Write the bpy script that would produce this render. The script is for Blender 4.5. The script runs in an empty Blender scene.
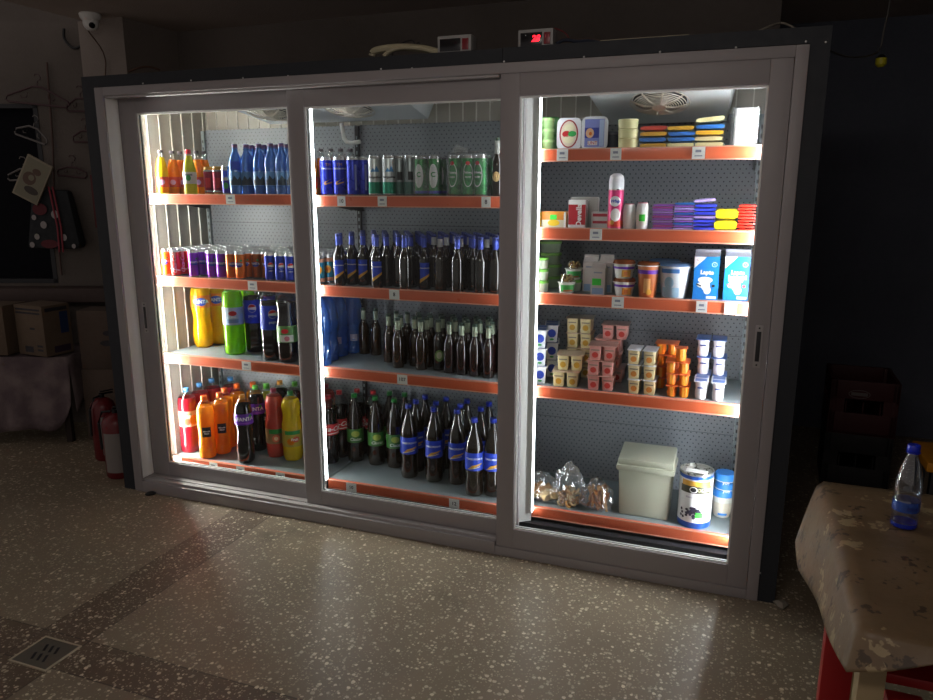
import bpy, bmesh, math, random
from mathutils import Vector, Matrix
random.seed(7)
PI = math.pi
COL = bpy.context.scene.collection
# ------------------------------------------------------------------ camera (solved from the cooler's front rectangle)
CAM = Vector((3.15058609, -3.03396351, 1.69284803))
RX = Vector((0.937857235, 0.347021018, 0.000468))      # image right
RD = Vector((0.0750379912, -0.201480204, -0.976614063))  # image down
RF = Vector((-0.338811313, 0.915959683, -0.214999427))   # forward
F, CX, CY = 729.12, 466.5, 350.0
cd = bpy.data.cameras.new('camera'); cam = bpy.data.objects.new('camera', cd); COL.objects.link(cam)
cd.sensor_width = 36.0; cd.lens = F / 933.0 * 36.0; cd.clip_start = 0.02; cd.clip_end = 60
up, back = -RD, -RF
cam.matrix_world = Matrix(((RX.x, up.x, back.x, CAM.x), (RX.y, up.y, back.y, CAM.y), (RX.z, up.z, back.z, CAM.z), (0, 0, 0, 1)))
bpy.context.scene.camera = cam
def ray(u, v): return RX * ((u - CX) / F) + RD * ((v - CY) / F) + RF
def on_z(u, v, z): d = ray(u, v); return CAM + d * ((z - CAM.z) / d.z)
def on_y(u, v, y): d = ray(u, v); return CAM + d * ((y - CAM.y) / d.y)
def x_at(u, y, z):
    # x of the point at depth y, height z that is seen in column u
    k = (u - CX) / F; N = RX - RF * k
    return CAM.x - (N.y * (y - CAM.y) + N.z * (z - CAM.z)) / N.x

# ------------------------------------------------------------------ materials
MT = {}
def srgb(c):
    if isinstance(c, str): c = tuple(int(c[i:i + 2], 16) / 255 for i in (0, 2, 4))
    return tuple((x / 12.92 if x <= 0.04045 else ((x + 0.055) / 1.055) ** 2.4) for x in c) + (1.0,)
def mat(name, col='808080', rough=0.5, metal=0.0, emis=None, es=0.0, spec=0.5, coat=0.0, sss=0.0):
    if name in MT: return MT[name]
    m = bpy.data.materials.new(name); m.use_nodes = True
    b = m.node_tree.nodes['Principled BSDF']
    b.inputs['Base Color'].default_value = srgb(col); b.inputs['Roughness'].default_value = rough
    b.inputs['Metallic'].default_value = metal; b.inputs['Specular IOR Level'].default_value = spec
    b.inputs['Coat Weight'].default_value = coat; b.inputs['Coat Roughness'].default_value = 0.06
    if emis: b.inputs['Emission Color'].default_value = srgb(emis); b.inputs['Emission Strength'].default_value = es
    # procedural grain so no surface is perfectly even
    nt = m.node_tree; n = nt.nodes.new('ShaderNodeTexNoise'); n.inputs['Scale'].default_value = 35
    tc = nt.nodes.new('ShaderNodeTexCoord'); nt.links.new(tc.outputs['Object'], n.inputs['Vector'])
    mr = nt.nodes.new('ShaderNodeMapRange'); nt.links.new(n.outputs['Fac'], mr.inputs['Value'])
    mr.inputs['To Min'].default_value = max(0.02, rough * 0.8); mr.inputs['To Max'].default_value = min(1, rough * 1.2)
    nt.links.new(mr.outputs['Result'], b.inputs['Roughness'])
    MT[name] = m; return m
def clear(name, tint='ffffff', fac=0.12, rough=0.05, gcol='ffffff', diff=None, dfac=0.0):
    # thin clear plastic or glass: mostly see-through, a little gloss
    if name in MT: return MT[name]
    m = bpy.data.materials.new(name); m.use_nodes = True; nt = m.node_tree; nt.nodes.clear()
    out = nt.nodes.new('ShaderNodeOutputMaterial'); mix = nt.nodes.new('ShaderNodeMixShader')
    t = nt.nodes.new('ShaderNodeBsdfTransparent'); t.inputs[0].default_value = srgb(tint)
    g = nt.nodes.new('ShaderNodeBsdfGlossy'); g.inputs['Color'].default_value = srgb(gcol); g.inputs['Roughness'].default_value = rough
    lw = nt.nodes.new('ShaderNodeLayerWeight'); lw.inputs['Blend'].default_value = 0.25
    mr = nt.nodes.new('ShaderNodeMapRange'); mr.inputs['To Min'].default_value = fac * 0.35; mr.inputs['To Max'].default_value = min(1, fac * 3)
    nt.links.new(lw.outputs['Facing'], mr.inputs['Value']); nt.links.new(mr.outputs['Result'], mix.inputs[0])
    nt.links.new(t.outputs[0], mix.inputs[1]); nt.links.new(g.outputs[0], mix.inputs[2])
    res = mix
    if diff:
        m2 = nt.nodes.new('ShaderNodeMixShader'); d = nt.nodes.new('ShaderNodeBsdfDiffuse'); d.inputs[0].default_value = srgb(diff)
        m2.inputs[0].default_value = dfac; nt.links.new(mix.outputs[0], m2.inputs[1]); nt.links.new(d.outputs[0], m2.inputs[2]); res = m2
    nt.links.new(res.outputs[0], out.inputs[0]); MT[name] = m; return m
def juice(name, col, trans=0.35):
    # coloured drink behind shiny plastic: diffuse + some light passing through
    if name in MT: return MT[name]
    m = mat(name, col, 0.12, coat=0.6); nt = m.node_tree; b = nt.nodes['Principled BSDF']; out = nt.nodes['Material Output']
    tl = nt.nodes.new('ShaderNodeBsdfTranslucent'); tl.inputs[0].default_value = srgb(col)
    mx = nt.nodes.new('ShaderNodeMixShader'); mx.inputs[0].default_value = trans
    nt.links.new(b.outputs[0], mx.inputs[1]); nt.links.new(tl.outputs[0], mx.inputs[2]); nt.links.new(mx.outputs[0], out.inputs[0])
    return m
def nodes_of(m): return m.node_tree, m.node_tree.nodes['Principled BSDF']
def math_n(nt, op, a, b=None, c=None):
    n = nt.nodes.new('ShaderNodeMath'); n.operation = op
    for i, x in enumerate((a, b, c)):
        if x is None: continue
        if isinstance(x, (int, float)): n.inputs[i].default_value = x
        else: nt.links.new(x, n.inputs[i])
    return n.outputs[0]
def mixc(nt, fac, a, b):
    n = nt.nodes.new('ShaderNodeMix'); n.data_type = 'RGBA'
    for s, x in (('Factor', fac), ('A', a), ('B', b)):
        i = [q for q in n.inputs if q.name == s and (q.type == 'VALUE' if s == 'Factor' else q.type == 'RGBA')][0]
        if isinstance(x, (tuple, int, float)): i.default_value = x
        else: nt.links.new(x, i)
    return [q for q in n.outputs if q.type == 'RGBA'][0]

# terrazzo floor
def terrazzo():
    m = mat('terrazzo', '6b6458', 0.42); nt, b = nodes_of(m)
    tc = nt.nodes.new('ShaderNodeTexCoord'); sp = nt.nodes.new('ShaderNodeSeparateXYZ'); nt.links.new(tc.outputs['Object'], sp.inputs[0])
    X, Y = sp.outputs[0], sp.outputs[1]
    def chips(scale, lo, hi, seed):
        v = nt.nodes.new('ShaderNodeTexVoronoi'); v.inputs['Scale'].default_value = scale; v.inputs['Randomness'].default_value = 1
        mp = nt.nodes.new('ShaderNodeMapping'); mp.inputs['Location'].default_value = (seed, seed * 2, 0); nz = nt.nodes.new('ShaderNodeTexNoise')
        nz.inputs['Scale'].default_value = 60; nt.links.new(tc.outputs['Object'], nz.inputs['Vector'])
        add = nt.nodes.new('ShaderNodeVectorMath'); add.operation = 'MULTIPLY_ADD'; nt.links.new(nz.outputs['Color'], add.inputs[0])
        add.inputs[1].default_value = (0.012, 0.012, 0); nt.links.new(tc.outputs['Object'], add.inputs[2])
        nt.links.new(add.outputs[0], mp.inputs[0]); nt.links.new(mp.outputs[0], v.inputs['Vector'])
        sc = nt.nodes.new('ShaderNodeSeparateColor'); nt.links.new(v.outputs['Color'], sc.inputs[0])
        th = nt.nodes.new('ShaderNodeMapRange'); nt.links.new(sc.outputs[0], th.inputs[0]); th.inputs[3].default_value = lo; th.inputs[4].default_value = hi
        d = math_n(nt, 'SUBTRACT', th.outputs[0], v.outputs['Distance'])
        e = nt.nodes.new('ShaderNodeMapRange'); nt.links.new(d, e.inputs[0]); e.inputs[1].default_value = 0.0; e.inputs[2].default_value = 0.08
        return e.outputs[0], sc.outputs[1]
    c1, r1 = chips(56, -0.14, 0.50, 0.3); c2, r2 = chips(105, 0.0, 0.50, 3.1)
    def band(src, lo, hi): return math_n(nt, 'MULTIPLY', math_n(nt, 'GREATER_THAN', src, lo), math_n(nt, 'LESS_THAN', src, hi))
    bands = math_n(nt, 'MAXIMUM', band(X, .70, .93), band(Y, -1.37, -1.20))
    bands = math_n(nt, 'MAXIMUM', bands, band(X, 3.9, 4.13))
    n1 = nt.nodes.new('ShaderNodeTexNoise'); n1.inputs['Scale'].default_value = 2.2; n1.inputs['Detail'].default_value = 6; nt.links.new(tc.outputs['Object'], n1.inputs['Vector'])
    base = mixc(nt, n1.outputs['Fac'], srgb('6e6354'), srgb('8e806b'))
    bandc = mixc(nt, n1.outputs['Fac'], srgb('54463a'), srgb('6e5d4e'))
    mt = mixc(nt, bands, base, bandc)
    line = math_n(nt, 'MAXIMUM', math_n(nt, 'MAXIMUM', band(X, .928, .934), band(Y, -1.203, -1.197)), math_n(nt, 'MAXIMUM', band(X, .697, .702), band(Y, -1.373, -1.367)))
    mt = mixc(nt, math_n(nt, 'MULTIPLY', line, 0.6), mt, srgb('2c2621'))
    chipc = mixc(nt, r1, srgb('a09480'), srgb('dcd0b6')); chip2 = mixc(nt, r2, srgb('857a66'), srgb('b5aa92'))
    col = mixc(nt, c2, mt, chip2); col = mixc(nt, c1, col, chipc)
    st = nt.nodes.new('ShaderNodeTexNoise'); st.inputs['Scale'].default_value = 1.3; st.inputs['Detail'].default_value = 8; st.inputs['Roughness'].default_value = .7
    nt.links.new(tc.outputs['Object'], st.inputs['Vector']); sr = nt.nodes.new('ShaderNodeMapRange'); nt.links.new(st.outputs['Fac'], sr.inputs[0])
    sr.inputs[1].default_value = .62; sr.inputs[2].default_value = .75; sr.inputs[4].default_value = .55
    col = mixc(nt, sr.outputs[0], col, srgb('2f2a24'))
    nt.links.new(col, b.inputs['Base Color']); return m
def grimy(name, c1, c2, scale=1.5, rough=0.8, bump=0.02, mid=(.35, .7)):
    m = mat(name, c1, rough); nt, b = nodes_of(m)
    tc = nt.nodes.new('ShaderNodeTexCoord'); n1 = nt.nodes.new('ShaderNodeTexNoise'); n1.inputs['Scale'].default_value = scale; n1.inputs['Detail'].default_value = 8
    nt.links.new(tc.outputs['Object'], n1.inputs['Vector']); mr = nt.nodes.new('ShaderNodeMapRange'); nt.links.new(n1.outputs['Fac'], mr.inputs[0])
    mr.inputs[1].default_value, mr.inputs[2].default_value = mid
    nt.links.new(mixc(nt, mr.outputs[0], srgb(c1), srgb(c2)), b.inputs['Base Color'])
    n2 = nt.nodes.new('ShaderNodeTexNoise'); n2.inputs['Scale'].default_value = 90; nt.links.new(tc.outputs['Object'], n2.inputs['Vector'])
    bp = nt.nodes.new('ShaderNodeBump'); bp.inputs['Distance'].default_value = bump; bp.inputs['Strength'].default_value = .25
    nt.links.new(n2.outputs['Fac'], bp.inputs['Height']); nt.links.new(bp.outputs[0], b.inputs['Normal']); return m
def pegboard():
    m = mat('perforated_steel', '7f848a', 0.45, metal=0.0); nt, b = nodes_of(m)
    tc = nt.nodes.new('ShaderNodeTexCoord'); sp = nt.nodes.new('ShaderNodeSeparateXYZ'); nt.links.new(tc.outputs['Object'], sp.inputs[0])
    def cell(s, p, off=0.0):
        a = math_n(nt, 'ADD', math_n(nt, 'MULTIPLY', s, 1 / p), off); return math_n(nt, 'MULTIPLY', math_n(nt, 'SUBTRACT', math_n(nt, 'FRACT', a), 0.5), p)
    def dot(off):
        a, c = cell(sp.outputs[0], .027, off), cell(sp.outputs[2], .038, off)
        d = math_n(nt, 'SQRT', math_n(nt, 'ADD', math_n(nt, 'MULTIPLY', a, a), math_n(nt, 'MULTIPLY', c, c)))
        return math_n(nt, 'LESS_THAN', d, 0.0032)
    h = math_n(nt, 'MAXIMUM', dot(0), dot(0.5))
    nt.links.new(mixc(nt, h, srgb('7f848a'), srgb('24272b')), b.inputs['Base Color']); return m
FLOOR = terrazzo(); PEG = pegboard()
alu = mat('grey_frame_coating', '938e8f', 0.45); alu2 = mat('grey_frame_edge', 'a5a1a0', 0.38); fascia = mat('anthracite_sheet', '282b30', 0.6, spec=.3)
white_p = mat('white_panel', 'bdb7ab', 0.4); groove = mat('panel_groove', '8f8f8a', 0.6); whitepl = mat('white_plastic', 'e8e8e4', 0.35)
shelfm = mat('grey_shelf_steel', '7f898c', 0.4); railm = mat('orange_price_rail', 'd0603c', 0.3, coat=.3); railedge = mat('rail_clear_edge', 'e2a890', 0.25)
blackm = mat('black_steel', '17181b', 0.4); darkm = mat('dark_plastic', '202226', 0.5); rivet = mat('rivet_metal', 'c9c9c9', 0.3, metal=.8)
led = mat('led_diffuser', 'ffffff', 0.4, emis='fbf9ff', es=85.0); led_l = mat('led_diffuser_bright', 'ffffff', 0.4, emis='fffaf4', es=190.0)
glass = clear('door_glass', 'f6faf9', 0.03, 0.02)
silver = mat('can_aluminium', 'cfd0d2', 0.25, metal=.85); capsilver = mat('foil_silver', 'b9bdb4', .35, metal=.5)
paperw = mat('white_paper', 'f1f1ee', .6); ink = mat('dark_ink', '22242c', .6); chrome = mat('steel_can_top', 'c2c2bc', .28, metal=.8)

# ------------------------------------------------------------------ mesh helpers
class MB:
    def __init__(s): s.bm = bmesh.new(); s.mats = []
    def mi(s, m):
        if m not in s.mats: s.mats.append(m)
        return s.mats.index(m)
    def box(s, x0, x1, y0, y1, z0, z1, m, bev=0.0, rot=None, piv=None):
        r = bmesh.ops.create_cube(s.bm, size=1.0); vs = r['verts']
        for v in vs: v.co = Vector(((x0 + x1) / 2 + v.co.x * (x1 - x0), (y0 + y1) / 2 + v.co.y * (y1 - y0), (z0 + z1) / 2 + v.co.z * (z1 - z0)))
        k = s.mi(m); fs = {f for v in vs for f in v.link_faces}
        for f in fs: f.material_index = k
        if bev > 0:
            es = {e for f in fs for e in f.edges}
            rr = bmesh.ops.bevel(s.bm, geom=list(es), offset=bev, segments=2, profile=.6, affect='EDGES', material=k, clamp_overlap=True)
            vs = list({v for f in rr['faces'] for v in f.verts} | {v for v in vs if v.is_valid})
        if rot is not None:
            bmesh.ops.rotate(s.bm, verts=vs, cent=piv or Vector(((x0 + x1) / 2, (y0 + y1) / 2, (z0 + z1) / 2)), matrix=rot)
        return vs
    def poly(s, pts, m):
        f = s.bm.faces.new([s.bm.verts.new(p) for p in pts]); f.material_index = s.mi(m); return f
    def lathe(s, prof, seg=24, cx=0, cy=0, mod=None, close=True):
        # prof: [(r, z, mat)], each material covers the strip that ends at its point
        rings = []
        for r, z, m in prof:
            ring = []
            for i in range(seg):
                a = 2 * PI * i / seg; q = r * (mod(a, z) if mod else 1)
                ring.append(s.bm.verts.new((cx + q * math.cos(a), cy + q * math.sin(a), z)))
            rings.append(ring)
        for j in range(1, len(rings)):
            k = s.mi(prof[j][2])
            for i in range(seg):
                f = s.bm.faces.new((rings[j - 1][i], rings[j - 1][(i + 1) % seg], rings[j][(i + 1) % seg], rings[j][i])); f.material_index = k; f.smooth = True
        if close:
            f = s.bm.faces.new(list(reversed(rings[0]))); f.material_index = s.mi(prof[1][2])
            f = s.bm.faces.new(rings[-1]); f.material_index = s.mi(prof[-1][2])
        return rings
    def tube(s, pts, r, m, seg=8, cyc=False):
        pts = [Vector(p) for p in pts]; n = len(pts); rings = []
        for i, p in enumerate(pts):
            a = pts[(i - 1) % n] if (i or cyc) else p; b = pts[(i + 1) % n] if (i < n - 1 or cyc) else p
            t = (b - a).normalized(); ref = Vector((0, 0, 1)) if abs(t.z) < .9 else Vector((1, 0, 0))
            e1 = t.cross(ref).normalized(); e2 = t.cross(e1)
            rings.append([s.bm.verts.new(p + e1 * (r * math.cos(2 * PI * k / seg)) + e2 * (r * math.sin(2 * PI * k / seg))) for k in range(seg)])
        k0 = s.mi(m)
        for j in range(n if cyc else n - 1):
            A, B = rings[j], rings[(j + 1) % n]
            for i in range(seg):
                f = s.bm.faces.new((A[i], A[(i + 1) % seg], B[(i + 1) % seg], B[i])); f.material_index = k0; f.smooth = True
        if not cyc:
            for R_, rev in ((rings[0], False), (rings[-1], True)):
                f = s.bm.faces.new(R_ if not rev else list(reversed(R_))); f.material_index = k0
    def decal(s, faces, m, fn):
        # flat artwork cut into narrow slices, then laid onto the surface fn(s, t)
        k = s.mi(m); t = bmesh.new()
        for pts in faces:
            try: t.faces.new([t.verts.new((p[0], p[1], 0)) for p in pts])
            except ValueError: pass
        if t.verts:
            lo, hi = min(v.co.x for v in t.verts), max(v.co.x for v in t.verts); st = .007; x = math.ceil(lo / st) * st
            if hi - lo > .010 and fn.__name__ != 'flatfn':
                while x < hi:
                    bmesh.ops.bisect_plane(t, geom=t.verts[:] + t.edges[:] + t.faces[:], plane_co=(x, 0, 0), plane_no=(1, 0, 0)); x += st
        for g in t.faces:
            f = s.bm.faces.new([s.bm.verts.new(fn(v.co.x, v.co.y)) for v in g.verts]); f.material_index = k
        t.free()
    def mesh(s, name, sharp=38):
        bmesh.ops.recalc_face_normals(s.bm, faces=s.bm.faces)
        me = bpy.data.meshes.new(name); s.bm.to_mesh(me); s.bm.free()
        for m in s.mats: me.materials.append(m)
        me.set_sharp_from_angle(angle=math.radians(sharp)); return me
def link(name, me, parent=None, loc=None, rotz=0):
    o = bpy.data.objects.new(name, me); COL.objects.link(o)
    if parent: o.parent = parent
    if loc is not None: o.location = loc
    if rotz: o.rotation_euler = (0, 0, rotz)
    return o
def thing(name, label, cat, loc=(0, 0, 0), rotz=0, group=None, me=None):
    o = link(name, me, None, loc, rotz); o['label'] = label; o['category'] = cat
    if group: o['group'] = group
    return o
def part(name, mb, parent, label=None):
    o = link(name, mb.mesh(name), parent)
    if label: o['label'] = label
    return o
def structure(name, mb):
    o = link(name, mb.mesh(name)); o['kind'] = 'structure'; return o

TXT = {}
def text_faces(s, size=1.0, shear=0.0, bold=0.0, align='CENTER'):
    key = (s, shear, bold, align)
    if key not in TXT:
        c = bpy.data.curves.new('lettering', 'FONT'); c.body = s; c.size = 1; c.align_x = align; c.align_y = 'CENTER'; c.shear = shear; c.offset = bold; c.resolution_u = 3
        o = bpy.data.objects.new('lettering', c); COL.objects.link(o)
        dg = bpy.context.evaluated_depsgraph_get(); me = bpy.data.meshes.new_from_object(o.evaluated_get(dg))
        TXT[key] = [[(me.vertices[i].co.x, me.vertices[i].co.y) for i in p.vertices] for p in me.polygons]
        bpy.data.objects.remove(o); bpy.data.curves.remove(c); bpy.data.meshes.remove(me)
    return [[(x * size, y * size) for x, y in f] for f in TXT[key]]
def move(faces, dx, dy): return [[(x + dx, y + dy) for x, y in f] for f in faces]
def rot90(faces): return [[(-y, x) for x, y in f] for f in faces]
def disc(cx, cy, r, n=16, ry=None, a0=0, a1=2 * PI):
    ry = ry or r; N = n if a1 - a0 >= 2 * PI - 1e-6 else n + 1
    return [[(cx + r * math.cos(a0 + (a1 - a0) * i / n), cy + ry * math.sin(a0 + (a1 - a0) * i / n)) for i in range(N)]]
def rect(x0, x1, y0, y1, nx=1):
    return [[(x0 + (x1 - x0) * i / nx, y0), (x0 + (x1 - x0) * (i + 1) / nx, y0), (x0 + (x1 - x0) * (i + 1) / nx, y1), (x0 + (x1 - x0) * i / nx, y1)] for i in range(nx)]
def quadstrip(x0, y0, x1, y1, w, nx=4):
    return [[(x0 + (x1 - x0) * i / nx, y0 + (y1 - y0) * i / nx - w / 2), (x0 + (x1 - x0) * (i + 1) / nx, y0 + (y1 - y0) * (i + 1) / nx - w / 2),
             (x0 + (x1 - x0) * (i + 1) / nx, y0 + (y1 - y0) * (i + 1) / nx + w / 2), (x0 + (x1 - x0) * i / nx, y0 + (y1 - y0) * i / nx + w / 2)] for i in range(nx)]
def wrap(r, off=.0012):
    # (s, t) on a cylinder whose front looks towards local -Y
    def fn(s, t): a = s / r - PI / 2; q = r + off; return Vector((q * math.cos(a), q * math.sin(a), t))
    return fn
def flat(y):
    def flatfn(s, t): return Vector((s, y, t))
    return flatfn
def band(mb, r, z0, z1, m, seg=24, a0=0, a1=2 * PI, r2=None):
    r2 = r2 or r; n = seg; k = mb.mi(m); A = []; B = []
    for i in range(n + 1):
        a = a0 + (a1 - a0) * i / n - PI / 2
        A.append(mb.bm.verts.new((r * math.cos(a), r * math.sin(a), z0))); B.append(mb.bm.verts.new((r2 * math.cos(a), r2 * math.sin(a), z1)))
    for i in range(n):
        f = mb.bm.faces.new((A[i], A[i + 1], B[i + 1], B[i])); f.material_index = k; f.smooth = True

ORD = ['first', 'second', 'third', 'fourth', 'fifth', 'sixth', 'seventh', 'eighth', 'ninth', 'tenth', 'eleventh', 'twelfth', 'thirteenth', 'fourteenth', 'fifteenth', 'sixteenth', 'seventeenth', 'eighteenth', 'nineteenth', 'twentieth']
PROTO = {}
def place(kind, x, y, z, label, cat, group=None, rot=None, name=None, nolabel=False):
    """kind -> (thing name, [(part name, mesh, part label)]); copies share mesh data"""
    nm, parts = PROTO[kind]
    if rot is None: rot = math.atan2(CAM.x - x, -(CAM.y - y)) + random.uniform(-.25, .25)
    t = thing(name or nm, label, cat, (x, y, z), rot, group)
    for pn, me, pl in parts:
        o = link(pn, me, t)
        if pl: o['label'] = pl
    return t

# ================================================================== THE ROOM
wallm = grimy('painted_wall', '5d5650', '6e6660', 1.2, .85); wallb = grimy('blue_grey_wall', '5c616e', '4c505b', .9, .8)
ceilm = grimy('ceiling_paint', 'c4b6ac', 'b0a298', .8, .9); pillarm = grimy('pillar_paint', '8d837b', '7d746d', 1.0, .85)
mb = MB(); mb.box(-3.6, 6.0, -5.2, 3.2, -.08, 0, FLOOR); structure('floor', mb)
mb = MB(); mb.box(-.98, 6.0, -5.2, 3.2, 2.769, 2.85, ceilm); structure('ceiling', mb)
mb = MB(); mb.box(-.98, 3.27, 1.39, 1.55, 0, 2.769, wallm); structure('wall_back', mb)
mb = MB(); mb.box(3.17, 3.27, 1.55, 2.6, 0, 2.769, wallm); mb.box(3.17, 6.0, 2.6, 2.75, 0, 2.769, wallb); structure('wall_back_alcove', mb)
mb = MB(); mb.box(5.9, 6.0, -5.2, 2.6, 0, 2.769, wallb); structure('wall_right', mb)
mb = MB(); mb.box(-1.03, -.654, .9, 1.39, 0, 2.769, pillarm); structure('wall_pillar', mb)
# the wall on the left stands at an angle: local frame, u runs right along it, n points into the room
WO = Vector((-1.03, .95, 0)); WU = Vector((.938, .347, 0)).normalized(); WN = Vector((WU.y, -WU.x, 0)); WROT = math.atan2(WU.y, WU.x)
def wl(u, n, z): return WO + WU * u + WN * n + Vector((0, 0, z))
def wmesh(name, mb, kind=None, label=None, cat=None, group=None, parent=None):
    # mesh coordinates: x along the wall, -y into the room
    o = link(name, mb.mesh(name), parent)
    if not parent: o.location = WO; o.rotation_euler = (0, 0, WROT)
    if kind: o['kind'] = kind
    if label: o['label'] = label
    if cat: o['category'] = cat
    if group: o['group'] = group
    return o
winm = mat('dark_window_glass', '0a0b12', 0.7, spec=.1)
mb = MB()
for a in ((-3.2, -1.45, 0, 3.7), (-.375, .0, 0, 3.7), (-1.45, -.375, 0, 1.04), (-1.45, -.375, 2.258, 3.7)):
    mb.box(a[0], a[1], 0, .12, a[2], a[3], wallm)
wmesh('wall_left', mb, 'structure')
mb = MB()
mb.box(-1.45, -.375, .05, .07, 1.04, 2.258, winm)
for a in ((-1.45, -1.41, 1.04, 2.258), (-.405, -.375, 1.04, 2.258), (-1.45, -.375, 1.04, 1.07), (-1.45, -.375, 2.23, 2.258)):
    mb.box(a[0], a[1], -.005, .08, a[2], a[3], darkm)
wmesh('window_1', mb, 'structure')

# floor drain
gr = mat('drain_steel', '6b665c', .5, metal=.5); gre = mat('drain_rim', 'b3a890', .45, metal=.2)
d = thing('floor_drain', 'small square steel floor drain set in the terrazzo at lower left', 'drain', (.840, -1.315, 0))
mb = MB(); mb.box(-.085, .085, -.073, .073, .0, .003, gr)
for dx in (-.028, 0, .028):
    for dy in (-.025, .025):
        mb.box(dx - .005, dx + .005, dy - .02, dy + .02, .0028, .0036, blackm, rot=Matrix.Rotation(.5, 4, 'Z'))
part('grate', mb, d)
mb = MB()
for a in ((-.092, .092, -.08, -.073), (-.092, .092, .073, .08), (-.092, -.085, -.073, .073), (.085, .092, -.073, .073)): mb.box(*a, 0, .005, gre)
part('rim', mb, d)

# ================================================================== THE DISPLAY COOLER
W, H = 3.337, 2.2
cool = thing('display_cooler', 'large lit display cooler with three sliding glass doors in a grey frame', 'cooler')
ZF, ZC = .115, 2.15
mb = MB()    # insulated shell
mb.box(-.085, .0, .012, .136, .0, 2.25, fascia); mb.box(-.085, .083, .136, .80, .0, 2.25, fascia); part('side_panel', mb, cool)
mb = MB(); mb.box(W, 3.405, .012, .136, .0, 2.25, fascia); mb.box(3.257, 3.405, .136, .80, .0, 2.25, fascia); part('side_panel', mb, cool)
bead = mat('bead_highlight', 'f0ece4', .35)  # paler than the panels: bright reflection on the ribs put into the colour
def ribbed(mb, axis, a0, a1, c, z0, z1, sgn, step=.09):
    lo, hi = min(c, c + sgn * .004), max(c, c + sgn * .004); lo2, hi2 = min(c, c + sgn * .009), max(c, c + sgn * .009); a = a0
    while a < a1 - 1e-4:
        b = min(a + step, a1)
        if axis == 'y': mb.box(lo, hi, a, b, z0, z1, white_p); mb.box(lo2, hi2, a - .003, a + .003, z0, z1, bead)
        else: mb.box(a, b, lo, hi, z0, z1, white_p); mb.box(a - .003, a + .003, lo2, hi2, z0, z1, bead)
        a = b
mb = MB(); mb.box(.083, .086, .14, .716, ZF, ZC, groove); ribbed(mb, 'y', .145, .716, .086, ZF, ZC, 1); part('inner_side_panel', mb, cool, 'white ribbed inner wall panel')
mb = MB(); mb.box(3.248, 3.257, .14, .716, ZF, ZC, groove); ribbed(mb, 'y', .145, .716, 3.248, ZF, ZC, -1); part('inner_side_panel', mb, cool, 'white ribbed inner wall panel')
mb = MB(); mb.box(.083, 3.257, .726, .80, .0, 2.25, fascia); mb.box(.086, 3.25, .723, .726, ZF, ZC, groove); ribbed(mb, 'x', .092, 3.242, .723, ZF, ZC, -1, .075); part('back_panel', mb, cool, 'white ribbed back wall panel')
mb = MB(); mb.box(.083, 3.257, .136, .726, ZC + .004, 2.25, fascia); mb.box(0, W, .012, .136, 2.2005, 2.25, fascia); mb.box(.086, 3.25, .13, .72, ZC, ZC + .004, white_p); part('roof_panel', mb, cool)
mb = MB(); mb.box(.083, 3.257, .136, .726, .02, ZF, darkm); part('base_panel', mb, cool)
mb = MB()
mb.box(-.085, 2.186, -.004, .012, 2.2, 2.257, fascia); mb.box(2.188, 3.405, -.004, .012, 2.203, 2.259, fascia)
mb.box(-.085, .0, -.004, .012, 0.0, 2.2, fascia); mb.box(W, 3.405, -.004, .012, 0.0, 2.203, fascia)
part('fascia', mb, cool, 'dark anthracite sheet trim')
for u, v in ((143, 83.5), (191, 80.5), (243, 78), (288, 76), (381, 69), (412, 68.5), (504, 61.5), (584, 57), (660, 52), (736, 47.5), (806, 41.5), (826, 42), (801.5, 111), (792, 205), (782, 315), (760, 573)):
    P = on_y(u, v, -.004); mb = MB(); mb.lathe([(.0045, 0, rivet), (.004, .0015, rivet), (.001, .003, rivet)], 10)
    me = mb.mesh('rivet'); o = link('rivet', me, cool, (P.x, -.004, P.z)); o.rotation_euler = (PI / 2, 0, 0)
mb = MB()    # fixed frame
mb.box(0, .055, -.012, .135, .0, H, alu, .003); mb.box(W - .045, W, -.012, .135, .0, H, alu, .003)
mb.box(.055, W - .045, -.012, .135, 2.158, H, alu, .003); mb.box(.055, 2.175, -.012, .135, .0, .064, alu, .003); mb.box(2.175, W - .045, -.012, .135, .0, .045, alu, .003)
mb.box(.055, 2.175, .004, .036, .064, .078, alu2, .001); mb.box(.055, 1.11, .040, .078, .064, .080, alu2, .001); mb.box(.055, 2.17, .0, .04, 2.148, 2.158, alu2, .001)
mb.box(.055, .0565, .0, .08, .08, 2.15, whitepl); mb.box(.060, .087, .119, .1355, .066, 2.157, whitepl); part('outer_frame', mb, cool)
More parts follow.
